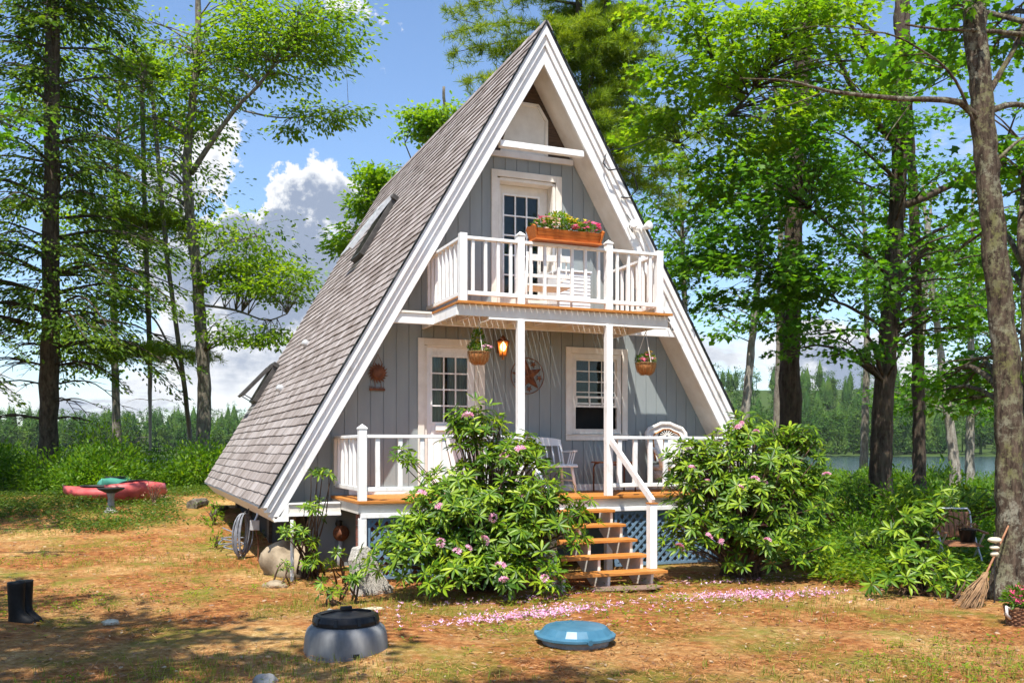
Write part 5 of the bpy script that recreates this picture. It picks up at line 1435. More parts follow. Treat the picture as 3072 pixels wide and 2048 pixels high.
# ---- behind the cabin
BB = (3.0, 19.0, .4)
broadleaf('maple_tree', 'leafy maple partly hidden behind the left roof slope of the cabin', 'tree', BB, [([BB, (2.6, 19, 6), (4.950, 20.700, 13.590), (5.100, 20.630, 15.770)], .2, .05), ([(4.790, 20.760, 10.740), (3.570, 20.720, 13.430)], .05, .02), ([(3.710, 21.210, 8.730), (2.190, 21.290, 10.950)], .05, .02)],
  [((4.440, 20.470, 14.120), (1.1, .9, .55), 35, .4, 62), ((5.720, 20.380, 14.600), (.9, 1, .6), 20, .4, 58), ((2.830, 21.130, 12.130), (.9, .9, .35), 23, .4, 58), ((2.370, 21.320, 11.140), (.8, .9, .6), 29, .4, 58), ((1.600, 21.640, 9.640), (.5, .8, .7), 20, .5, 55), ((3.550, 21.270, 11.070), (1.0, 1, 1.0), 26, .62, 58)], 'oak', 'maple_bright', 'bark_grey', 35, .20)
WP = (8.3, 15.0, .4)
conifer('white_pine', 'tall white pine with bunched long needles rising behind the peak of the cabin', 'tree', WP, [WP, (9.030, 14.700, 6.770), (8.430, 14.940, 13.330), (8.130, 15.070, 16.910), (7.990, 15.120, 20.780)], .26, .09, 'bark_dark', 'needle', 'pine', 41, 10.5, 20.5, 4.3, 62, 2900, .24, droop=.06, tuft=24, dead=8, extra=[(15.2, 4.6, 2.9), (14.2, 4.4, 3.1), (13.4, 3.6, 2.8), (16, 4.7, 3.0), (12.6, 3.0, 3.2), (17, 4.6, 2.75)])
conifer('white_pine', 'leaning bare pine stem beside the right roof edge below the tall white pine', 'tree', (10.2, 14.2, .3), [(10.2, 14.2, .3), (7.280, 14.330, 8.640), (7.950, 14.060, 13.400), (8.420, 13.870, 15.860), (8.620, 13.780, 17.880)], .12, .06, 'bark_dark', 'needle', 'pine', 42, 10.0, 17.5, 2.4, 60, 1500, .22, droop=.02, tuft=20)
# ---- right side
def at_ground(p): return (p[0], p[1], float(ground_h(p[0], p[1])))
R1 = (6.98, 2.62, .05)
conifer('pine_tree', 'straight dark pine trunk nearest the right side of the cabin with dead twigs', 'tree', R1, [R1, (6.960, 2.580, 3.060), (6.980, 2.560, 5.850), (7.100, 2.520, 7.900), (7.210, 2.470, 10.050), (7.260, 2.450, 13.310)], .235, .14, 'bark_dark', 'needle', 'pine', 51, 9.5, 14, 2.2, 16, 300, .16, dead=60, droop=.1, tuft=14)
R2 = (8.0, 1.05, .03)
broadleaf('maple_tree', 'large dark maple trunk with spreading limbs behind the right rhododendron', 'tree', R2,
  [([R2, (8.020, 1.060, 2.110), (8.180, 0.990, 4.590), (8.310, 0.940, 6.710), (8.390, 0.910, 8.660), (8.370, 0.910, 10.430), (8.360, 0.920, 12.560)], .23, .10),
   ([(8.240, 0.970, 6.710), (8.880, 0.700, 6.980), (9.950, 0.480, 7.520), (11.140, 0.320, 8.200)], .09, .04),
   ([(8.310, 0.940, 8.040), (7.290, 0.820, 8.650), (6.460, 0.620, 9.480), (5.880, 0.420, 10.290)], .08, .03),
   ([(8.320, 0.930, 8.930), (7.220, 0.630, 9.600), (6.470, 0.400, 10.140)], .07, .03),
   ([(8.230, 0.970, 5.300), (6.990, 0.730, 5.850), (5.720, 0.490, 6.350)], .05, .02),
   ([(8.180, 0.990, 4.230), (6.760, 0.710, 4.640), (5.500, 0.580, 4.800)], .045, .015)],
  [((5.010, 0.350, 6.650), (1.7, 1.6, .9), 30, .40, 71), ((3.900, 0.800, 5.930), (1.2, 1.4, .9), 25, .40, 71), ((3.750, 1.300, 5.040), (.9, 1.2, .5), 12, .36, 65), ((4.570, 0.530, 4.970), (1.5, 1.4, .6), 22, .38, 66), ((6.260, 0.270, 5.210), (1.6, 1.4, .9), 25, .40, 66), ((6.770, 0.490, 7.710), (1.7, 1.8, 1.0), 25, .42, 66), ((8.880, 0.700, 8.310), (1.8, 2, 1.6), 27, .45, 66), ((9.700, 0.690, 6.070), (1.5, 1.8, 1.0), 19, .45, 66), ((9.040, 0.640, 4.410), (1.3, 1.2, .5), 16, .40, 66), ((6.170, 0.520, 3.920), (1.5, 1.2, .45), 15, .38, 59)],
  'maple', 'maple', 'bark_dark', 52, .118, flat=.3)
R2B = at_ground((10.300, 2.280, 1.750))
broadleaf('maple_tree', 'bright yellow green maple whose boughs hang over the right roof edge', 'tree', R2B,
  [([R2B, (10.280, 2.290, 3.120), (9.880, 2.020, 6.930), (9.280, 1.620, 9.580), (9.240, 1.640, 12.190)], .15, .07),
   ([(9.290, 1.620, 9.950), (7.410, 1.310, 10.610), (5.140, 0.510, 9.460), (3.940, 1.000, 9.060)], .06, .02), ([(5.140, 0.510, 9.460), (4.150, 0.490, 8.100), (3.560, 1.590, 7.650)], .035, .012), ([(7.410, 1.310, 10.610), (4.860, 0.410, 10.260), (3.750, 1.300, 10.130)], .04, .015)],
  [((4.030, 0.320, 9.050), (1.4, 1.1, .75), 28, .36, 72), ((3.630, 1.560, 8.640), (1.0, 1.0, .7), 20, .34, 68), ((3.310, 2.130, 8.030), (.75, .8, .4), 9, .32, 61), ((4.700, -0.390, 9.100), (1.4, 1.1, .7), 22, .36, 68), ((4.460, 0.140, 7.480), (1.4, 1.0, .6), 22, .35, 65), ((3.710, 1.530, 9.970), (1.2, 1.0, .5), 14, .35, 63), ((5.980, -0.700, 8.500), (1.2, 1.0, .8), 12, .36, 61), ((5.340, -0.440, 9.730), (1.5, 1, .4), 11, .36, 61), ((4.130, 1.140, 6.850), (.9, .8, .5), 10, .34, 61)],
  'maple', 'maple_bright', 'bark_dark', 152, .112, flat=.28)
R3 = (3.758, -5.451, -0.000)
broadleaf('maple_tree', 'lichen covered maple trunk in the right foreground with a long bare limb to the left', 'tree', R3,
  [([R3, (3.730, -5.500, 1.210), (3.670, -5.480, 2.790), (3.560, -5.430, 4.110), (3.430, -5.380, 5.690), (3.330, -5.340, 6.950), (3.300, -5.330, 8.320)], .165, .115),
   ([(3.430, -5.380, 5.690), (3.100, -5.350, 5.980), (2.410, -5.290, 5.950), (1.790, -5.250, 5.910), (1.190, -5.220, 5.900), (0.600, -5.190, 5.940), (0.030, -5.170, 5.880)], .045, .006),
   ([(3.400, -5.370, 5.530), (2.920, -5.390, 6.240), (2.380, -5.380, 6.510), (1.850, -5.380, 6.600), (1.390, -5.410, 6.470)], .022, .006),
   ([(3.430, -5.380, 6.050), (4.030, -5.300, 6.810), (4.230, -5.280, 7.130), (4.840, -5.210, 7.490)], .04, .02),
   ([(4.130, -5.340, 6.980), (3.290, -5.430, 6.850), (2.650, -5.380, 6.780), (2.240, -5.320, 6.790)], .032, .012),
   ([(3.430, -5.380, 5.900), (4.030, -5.300, 6.110), (4.840, -5.210, 6.180)], .045, .02),
   ([(1.740, -5.230, 5.910), (1.390, -5.190, 6.150), (0.960, -5.120, 6.290)], .010, .003), ([(1.190, -5.220, 5.900), (0.750, -5.150, 5.710), (0.240, -5.040, 5.520)], .009, .003), ([(2.410, -5.290, 5.950), (2.050, -5.250, 5.500), (1.960, -5.210, 5.240)], .008, .003), ([(1.850, -5.380, 6.600), (1.190, -5.220, 6.630), (0.660, -5.110, 6.540)], .008, .003)],
  [((3.280, -4.990, 7.190), (.5, .5, .3), 6, .3, 50), ((4.380, -5.010, 5.760), (.5, .5, .4), 6, .3, 46), ((2.620, -4.940, 6.520), (.5, .4, .3), 4, .26, 40)],
  'maple', 'maple', 'bark_lichen', 53, .12)
R4 = (R3[0] + 1.0, R3[1] - .1, 0)
broadleaf('maple_tree', 'dark trunk cut off by the right picture edge behind the flower basket', 'tree', R4, [([R4, (4.620, -5.220, 2.010), (4.510, -5.170, 3.670), (4.570, -5.200, 5.340), (4.650, -5.230, 8.110)], .17, .1), ([(4.510, -5.170, 4.000), (4.370, -5.120, 4.450), (4.670, -4.920, 5.420)], .06, .03)],
  [((6.130, -3.570, 5.170), (1.0, 1.0, 1.0), 18, .36, 50), ((5.950, -3.500, 8.170), (.8, .9, .6), 12, .36, 46), ((6.990, -1.760, 3.040), (1.0, 1, .5), 12, .36, 46)], 'maple', 'maple', 'bark_lichen', 54, .14)
for i, (u, v0, v1, u1, d, r, lab) in enumerate(((2192, 1045, 640, 2140, 34, .20, 'slim pale trunk rising from the bank by the water on the right'), (2228, 1050, 640, 2232, 36, .19, 'second slim pale trunk by the water, right of the leaning one'), (1712, 985, 600, 1738, 27, .16, 'thin leaning pale trunk between the cabin roof and the dark pine'), (2110, 1040, 700, 2125, 40, .15, 'thin grey trunk by the water just right of the big dark maple'))):
    P0 = [(21.660, 11.670, 1.290), (23.850, 12.940, 1.260), (10.300, 8.770, 2.100), (25.150, 16.730, 1.200)][i]
    P1 = [(21.260, 11.840, 4.700), (23.880, 12.920, 4.870), (10.460, 8.700, 4.240), (25.250, 16.680, 5.200)][i]
    P2 = [(20.890, 11.990, 8.030), (23.910, 12.910, 8.390), (10.730, 8.590, 7.260), (25.460, 16.600, 9.120)][i]
    P3 = [(20.600, 12.110, 11.510), (23.970, 12.880, 12.420), (11.020, 8.470, 10.400), (25.670, 16.510, 13.220)][i]
    cr = [[((21.040, 11.930, 8.030), (1.8, 1.5, 1.6), 39, .5, 44), ((21.040, 11.930, 3.910), (1.4, 1.5, .8), 20, .45, 44)], [((24.040, 12.860, 9.060), (2.0, 1.5, 2.4), 46, .5, 44), ((24.660, 12.600, 4.030), (1.6, 1.5, 1.2), 31, .5, 44)], [((10.900, 8.520, 9.520), (1.6, 1.5, 1.6), 33, .5, 44), ((9.970, 8.900, 5.750), (1.4, 1, .8), 13, .4, 44)], [((24.980, 16.800, 9.490), (2.4, 2, 2.6), 44, .55, 44), ((24.630, 16.940, 4.270), (1.6, 1.5, 1.0), 23, .5, 44)]][i]
    b0 = (P0[0], P0[1], float(ground_h(P0[0], P0[1])) - .1)
    broadleaf('young_maple', lab, 'tree', b0, [([b0, P0, P1, P2, P3], r, .05)], cr, 'diamond', 'maple', 'bark_pale', 60 + i, .20)
# taller bank trees that close the right background
for i, (c, rr, n, lab) in enumerate((((30.150, 16.830, 7.920), (3.2, 2.5, 5), 70, 'leafy bank tree at the far right edge behind the slim trunks'), ((25.810, 20.780, 12.720), (3.4, 2.5, 4.0), 60, 'leafy tree far behind the big maple on the right'), ((16.760, 22.330, 12.220), (2.6, 2, 3.2), 44, 'leafy tree far behind the right roof edge'), ((19.460, 19.060, 16.390), (3.2, 2.4, 3.2), 50, 'tall leafy tree far behind the dark pine'))):
    b0 = (c[0], c[1], float(ground_h(c[0], c[1])) - .1)
    broadleaf('maple_tree', lab, 'tree', b0, [([b0, (c[0] + .3, c[1], c[2] * .6), (c[0], c[1], c[2] + 2)], .22, .06)], [(c, rr, n, .65, 46)], 'diamond', 'maple', 'bark_grey', 70 + i, .26)
# ---- trees standing left of and behind the viewer: they shade the yard
for i, (x, y, h, cl, lab) in enumerate(((-12.2, -8.6, 10.5, [((-11.2, -8.0, 9.5), (2.8, 2.4, 1.2), 36, .4, 34), ((-9.0, -8.2, 9.0), (1.8, 1.4, .8), 16, .36, 34)], 'tall maple standing left of the yard outside the picture'),
                                        (-15.5, -4.5, 11, [((-12.8, -3.2, 9.6), (2.6, 1.8, 1.0), 22, .38, 34), ((-10.6, -5.4, 9.8), (1.8, 1.2, .7), 12, .34, 32), ((-9.8, -6.9, 9.6), (2.2, 1.6, .9), 20, .36, 34), ((-7.7, -8.7, 9.8), (1.6, 1.0, .7), 9, .34, 32)], 'maple standing far left of the boots outside the picture'),
                                        (-9.5, -15.5, 12, [((-10.2, -11.2, 12.2), (2.8, 1.4, .8), 24, .4, 34), ((-7.6, -12.3, 12.6), (2.2, .9, .6), 12, .36, 34), ((-5.6, -12.6, 12.8), (1.8, .7, .5), 6, .34, 30)], 'tall maple standing behind the viewer'),
                                        (-13.5, 2.0, 9, [((-11.9, 4.4, 8.8), (2.8, 2.6, 1.2), 30, .42, 36), ((-11.4, 8.5, 8.5), (3.2, 2.4, 1.2), 34, .42, 36), ((-11.5, .6, 9.0), (2.0, 1.6, .8), 10, .36, 34)], 'maple standing left of the clearing outside the picture'))):
    broadleaf('maple_tree', lab, 'tree', (x, y, 0), [([(x, y, 0), (x + .2, y, h * .5), (x + .1, y + .3, h + 1)], .25, .08)], cl, 'maple', 'maple', 'bark_grey', 80 + i, .17)

# ------------------------------------------------------------------ rhododendrons
def rhododendron(name, label, base, shells, seed, size=.15, blooms=0, group=None, cat='rhododendron', inner=.5, drop=0):
    """shells: (centre, radii, leaf whorls)"""
    g = np.random.default_rng(seed); base = np.array(base, float)
    t = thing(name, label, cat, tuple(base), group=group)
    st = MB(); C, D, N, S = [], [], [], []; surf = []
    for (c, r, n) in shells:
        c = np.array(c); r = np.array(r)
        for k in range(n):
            v = unit(g.normal(0, 1, (1, 3)))[0]
            if v[2] < -.45: v[2] *= -.6
            f = 1.0 if g.uniform() > inner else g.uniform(.45, .95)
            f *= g.uniform(.86, 1.10) * (1 + .17 * math.sin(v[0] * 6 + seed) * math.sin(v[2] * 7 + seed * 1.7) + .08 * math.sin(v[1] * 9 + v[0] * 4))
            p = c + v * r * f
            if p[2] < base[2] + .12: p[2] = base[2] + g.uniform(.12, .3)
            ax = v * np.array([1, 1, .7]) + np.array([-.1, -.15, 1.0]) + g.normal(0, .25, 3); ax /= np.linalg.norm(ax)
            u = unit(np.cross(ax, [[.3, 1, .2]]))[0]; w = np.cross(ax, u)
            m = int(g.integers(7, 12)); a0 = g.uniform(0, 6.28); el = g.uniform(-.05, .6)
            for i in range(m):
                a = a0 + i * 2.4; e = el + g.normal(0, .18) - .25 * (i / m)
                rad = u * math.cos(a) + w * math.sin(a)
                d = rad * math.cos(e) + ax * math.sin(e); d[2] -= .12
                C.append(p + rad * .008); D.append(d); N.append(ax * math.cos(e) - rad * math.sin(e) + g.normal(0, .15, 3)); S.append(size * g.uniform(.65, 1.15))
            if f > .9: surf.append((p, ax))
            if k % 2 == 0:
                b0 = base + np.array([g.normal(0, .10), g.normal(0, .10), 0]); mid = base + (p - base) * np.array([.45, .45, .62]) + g.normal(0, .05, 3)
                Q = curve([b0, mid, p], 6); st.tube([tuple(q) for q in Q], [.016, .014, .011, .009, .007, .005], 5)
    st.build('stems', M['twigbark'], t, smooth=True, world=True)
    leaf_mesh('foliage', C, D, N, S, 'lance', M['rhodo'], t)
    if blooms:
        # one flower truss, repeated as separate parts
        FC, FD, FN = [], [], []
        for k in range(11):
            v = unit(np.array([[g.normal(), g.normal(), abs(g.normal()) + .2]]))[0]; u = unit(np.cross(v, [[.2, 1, .4]]))[0]; w = np.cross(v, u)
            for i in range(5):
                a = i * 1.257 + k; rad = u * math.cos(a) + w * math.sin(a)
                FC.append(v * .045); FD.append(rad + v * .55); FN.append(v - rad * .4)
        cam_dir = np.array([-.35, -.9, .1])
        surf.sort(key=lambda q: -float((q[1] * cam_dir).sum()) + g.uniform(0, 1.6))
        proto = None
        for k, (p, ax) in enumerate(surf[:blooms]):
            if proto is None:
                proto = leaf_mesh('blossom', np.array(FC), FD, FN, np.full(len(FC), .042), 'oval', M['pink'], t, world=False); o = proto
            else:
                o = proto.copy(); COL.objects.link(o); o.parent = t
            q = p + ax * .06 + cam_dir * .03 - base
            o.location = tuple(q); o.rotation_euler = (g.normal(.3, .4), g.normal(0, .4), g.uniform(0, 6)); s = g.uniform(.75, 1.25); o.scale = (s, s, s * .9)
    return t
c1 = (-1.990, -2.510, 0.820)
rhododendron('rhododendron_bush', 'large rhododendron bush with pink blossoms covering the left half of the porch front', (-1.781, -2.183, -0.000),
  [((-1.980, -2.400, 0.860), (1.05, .75, .92), 430), ((-1.990, -2.180, 2.010), (.34, .35, .42), 70), ((-2.820, -2.490, 0.540), (.62, .5, .55), 120), ((-1.300, -2.790, 0.900), (.66, .55, .70), 130), ((-2.050, -3.030, 0.300), (.95, .5, .30), 130), ((-1.490, -2.390, 1.730), (.45, .4, .35), 60), ((-2.840, -1.840, 1.670), (.16, .2, .25), 8)], 101, .165, 15, inner=.5)
rhododendron('rhododendron_bush', 'large rhododendron bush with pink blossoms at the right end of the porch', (1.979, -2.494, -0.002),
  [((2.000, -2.520, 0.970), (1.05, .85, 1.02), 480), ((2.980, -2.500, 1.780), (.42, .4, .40), 80), ((1.280, -2.440, 1.530), (.50, .4, .45), 90), ((2.300, -2.860, 0.430), (.75, .6, .55), 120), ((1.050, -2.570, 0.630), (.35, .35, .55), 60), ((2.330, -2.230, 1.970), (.5, .4, .38), 70), ((3.160, -2.570, 1.260), (.35, .35, .4), 50)], 102, .165, 15, inner=.5)
rhododendron('rhododendron_sapling', 'tall thin rhododendron sapling in front of the left porch beam', (-3.736, -0.148, -0.002),
  [((-3.730, -0.710, 1.450), (.20, .15, .14), 9), ((-3.810, -0.680, 0.940), (.22, .2, .18), 12), ((-4.060, -0.580, 0.610), (.22, .2, .16), 12), ((-3.810, -0.680, 0.280), (.18, .2, .14), 9), ((-3.950, -0.620, 0.520), (.2, .2, .3), 12)], 103, .115, cat='shrub')
rhododendron('rhododendron_sapling', 'small seedling with a whorl of leaves in front of the vent cover', (-3.453, -0.977, -0.001), [((-3.660, -1.820, 0.500), (.10, .1, .06), 4), ((-3.790, -1.770, 0.340), (.12, .1, .06), 3)], 104, .115, cat='shrub')
rhododendron('rhododendron_sapling', 'low seedling beside the small white stone behind the grey bin', (-3.960, -2.758, -0.000), [((-3.970, -2.670, 0.120), (.14, .12, .10), 8)], 105, .115, cat='shrub')
rhododendron('rhododendron_sapling', 'reddish stemmed seedling leaning on the granite block', (-3.651, -2.409, -0.000), [((-3.680, -2.680, 0.260), (.13, .12, .14), 9)], 106, .115, cat='shrub')
rhododendron('rhododendron_sapling', 'low leafy clump in the shade left of the white pipe', (-4.280, -0.854, -0.001), [((-4.160, -0.640, 0.230), (.12, .1, .08), 5)], 107, .09, cat='shrub')
rhododendron('rhododendron_sapling', 'young rhododendron in the right foreground left of the twig broom', (2.983, -4.831, -0.002), [((3.160, -4.620, 0.340), (.42, .35, .26), 46), ((2.830, -4.810, 0.190), (.5, .3, .14), 26)], 108, .17, cat='shrub')
rhododendron('rhododendron_sapling', 'rhododendron with pale upturned leaves left of the folding chair', (4.163, -3.650, -0.000), [((4.240, -3.660, 0.890), (.42, .35, .26), 34), ((4.070, -3.590, 0.610), (.4, .3, .25), 20)], 109, .19, cat='shrub')
rhododendron('rhododendron_sapling', 'rhododendron rising behind the folding chair and black spike', (6.0, -1.6, 0), [((6.250, -2.970, 0.860), (.5, .4, .30), 34), ((6.170, -2.510, 1.070), (.4, .3, .2), 14)], 110, .17, cat='shrub')

for k, (uv, sh, lab) in enumerate((((5.103, -1.831, -0.001), ((4.650, -2.310, 0.410), (.5, .4, .3), 22), 'low rhododendron between the big right bush and the folding chair'), ((3.131, -5.259, -0.001), ((3.300, -5.000, 0.190), (.3, .25, .2), 14), 'small rhododendron sprouting right in front of the folding chair'), ((10.144, 4.185, 0.046), ((7.730, 1.170, 0.960), (.7, .5, .4), 24), 'young rhododendron beside the base of the big dark maple trunk'), ((7.702, 0.107, -0.002), ((7.010, -0.690, 0.890), (.6, .5, .35), 24), 'rhododendron in the middle of the ferns on the right'))):
    rhododendron('rhododendron_sapling', lab, uv, [sh], 120 + k, .16, cat='shrub')
# ------------------------------------------------------------------ shrubs, undergrowth, far woods
def shrub(name, label, base, r, h, n, mat, seed, group=None, kind='oval', size=.09):
    g = np.random.default_rng(seed); base = np.array(base, float)
    t = thing(name, label, 'shrub', tuple(base), group=group)
    st = MB(); tips = []
    for k in range(12):
        a = g.uniform(0, 6.28); q = base + np.array([math.cos(a) * r * g.uniform(.2, .8), math.sin(a) * r * g.uniform(.2, .8), h * g.uniform(.5, .95)])
        Q = curve([base, (base + q) / 2 + np.array([0, 0, .15 * h]), q], 5); st.tube([tuple(p) for p in Q], [.012, .01, .008, .006, .004], 4); tips.append(Q)
    v = unit(g.normal(0, 1, (n, 3))) * (g.uniform(0, 1, (n, 1)) ** .35); v[:, 2] = np.abs(v[:, 2])
    lump = 1 + .28 * np.sin(v[:, 0] * 5 + seed) * np.sin(v[:, 1] * 6 + seed * 2)
    C = base + v * np.array([r, r, h]) * lump[:, None]; C[:, 2] += .04
    D = v + g.normal(0, .5, (n, 3)); D[:, 2] -= .1
    N = np.array([0, 0, 1.0]) + v * .4 + g.normal(0, .35, (n, 3))
    st.build('stems', M['twigbark'], t, world=True)
    leaf_mesh('foliage', C, D, N, g.uniform(.7, 1.3, n) * size, kind, M[mat], t)
    return t
def at_ground(p): return (p[0], p[1], float(ground_h(p[0], p[1])))
gl = random.Random(77)
protos = [shrub('leafy_shrub', 'green leafy shrub in the thicket behind the kayaks', at_ground((-11.0, 14.5)), 1.2, 1.1, 2300, 'shrub', 201, 'shrubs behind the kayaks', size=.13),
          shrub('leafy_shrub', 'green leafy shrub in the thicket behind the kayaks', at_ground((-6.5, 16.0)), 1.3, 1.35, 2600, 'shrub', 202, 'shrubs behind the kayaks', size=.13),
          shrub('leafy_shrub', 'bright yellow green shrub among the darker ones behind the kayaks', at_ground((-8.2, 17.6)), 1.2, 1.15, 2200, 'maple_bright', 204, 'bright shrubs behind the kayaks', size=.13)]
for k in range(64):
    q = gl.uniform(25.5, 36); lat = gl.uniform(-.66, -.20) * q
    x = -6.149 + q * .3798 + lat * .9251; y = -13.664 + q * .9251 - lat * .3798
    if q < 29 and lat > -.40 * q: q += 3.5
    x = -6.149 + q * .3798 + lat * .9251; y = -13.664 + q * .9251 - lat * .3798
    copy_thing(protos[k % 3], at_ground((x, y)), gl.uniform(0, 6.28), gl.uniform(.6, 1.2))
bright = shrub('leafy_shrub', 'tall sunlit yellow green shrub behind the green kayak', at_ground((-6.900, 17.990, 0.770)), 1.3, 2.2, 1800, 'maple_bright', 203, size=.14)
protoR = [shrub('leafy_shrub', 'green leafy shrub in the woods at the right of the clearing', at_ground((7.5, 5.0)), .9, .85, 1300, 'shrub', 211, 'shrubs in the right woods', size=.12),
          shrub('leafy_shrub', 'green leafy shrub in the woods at the right of the clearing', at_ground((9.5, 2.0)), 1.0, 1.1, 1500, 'shrub', 212, 'shrubs in the right woods', size=.12)]
for k in range(84):
    q = gl.uniform(16.5, 38); lat = gl.uniform(.26, .62) * q
    if q < 22 and lat < .36 * q: q += 6
    x = -6.149 + q * .3798 + lat * .9251; y = -13.664 + q * .9251 - lat * .3798
    if x < 5.4 and y > 0: continue
    copy_thing(protoR[k % 2], at_ground((x, y)), gl.uniform(0, 6.28), gl.uniform(.6, 1.15))
shrub('huckleberry_bush', 'small reddish twiggy bush in front of the right red kayak', (-5.594, 10.453, 0.428), .35, .62, 130, 'deadleaf', 221, size=.06)
shrub('green_sprig', 'bright green sprig growing beside the left eave near the trailing hose', (-4.478, 6.903, 0.241), .22, .42, 110, 'maple_bright', 222, size=.09)
shrub('green_sprig', 'bright green sprig with thin stem on the slope below the hose', (-4.704, 3.666, 0.082), .14, .26, 50, 'maple_bright', 223, size=.08)
def woods():
    """the wooded far shore: solid dark crowns with leaf clumps on them"""
    g = np.random.default_rng(9); C, D, N, S = [], [], [], []
    n = 1350
    q = 336 + 240 * g.uniform(0, 1, n) ** 1.3; lat = g.uniform(-.66, .66, n) * q
    x = -6.149 + q * .3798 + lat * .9251; y = -13.664 + q * .9251 - lat * .3798
    z = ground_h(x, y); hgt = g.uniform(9, 19, n) * (1 + .15 * (lat > 60)); con = g.uniform(0, 1, n) < .5
    core = MB()
    for i in range(n):
        h = hgt[i]; m = 420 if q[i] < 380 else 240
        a = g.uniform(0, 6.28, m)
        if con[i]:
            w = h * g.uniform(.20, .30)
            core.lathe([(.3, 0), (w * .55, .2 * h), (w * .3, .6 * h), (.05, .86 * h)], 6, (x[i], y[i], z[i]), .12)
            u = g.uniform(0, 1, m) ** 1.35; tier = np.abs(((u * 7 + i) % 1) - .5) * .7 + .6
            r = (1 - u) ** .75 * w * g.uniform(.55, 1.1, m) * tier + .1; zz = (.10 + .86 * u) * h; sz = g.uniform(.6, 1.15, m) * (1.15 - .5 * u); dz = -.45
            P = np.stack([x[i] + r * np.cos(a), y[i] + r * np.sin(a), z[i] + zz], 1)
        else:
            core.tube([(x[i], y[i], z[i]), (x[i], y[i], z[i] + .6 * h)], [.3, .15], 5)
            k = 12; cc = unit(g.normal(0, 1, (k, 3))) * np.array([.20, .20, .24]) * h * g.uniform(.5, 1, (k, 1)); cc[:, 2] += .56 * h
            j = g.integers(0, k, m); P3 = cc[j] + unit(g.normal(0, 1, (m, 3))) * h * g.uniform(.02, .12, (m, 1)) * np.array([1, 1, .7])
            a = np.arctan2(P3[:, 1], P3[:, 0]); sz = g.uniform(.6, 1.2, m); dz = -.1
            P = np.array([x[i], y[i], z[i]]) + P3
        C.append(P); D.append(np.stack([np.cos(a), np.sin(a), np.full(m, dz)], 1) + g.normal(0, .3, (m, 3))); N.append(np.stack([np.cos(a) * .7, np.sin(a) * .7, np.full(m, .7)], 1) + g.normal(0, .3, (m, 3))); S.append(sz)
    o = leaf_mesh('far_woods', np.concatenate(C), np.concatenate(D), np.concatenate(N), np.concatenate(S), 'diamond', M['far'], None)
    me = o.data; nv = len(me.vertices)
    o2 = core.build('far_crowns', M['far'], o, smooth=True)
    tag(o, 'mixed pine and leafy woods covering the far shore of the lake', 'woods', kind='stuff')
M['far'] = leaf_mat('far_woods_leaves', [(0, (.012, .042, .012)), (.5, (.05, .115, .02)), (1, (.15, .225, .035))], .3, clump=.7, cscale=.11, spec=0.05, rough=.9)
woods()

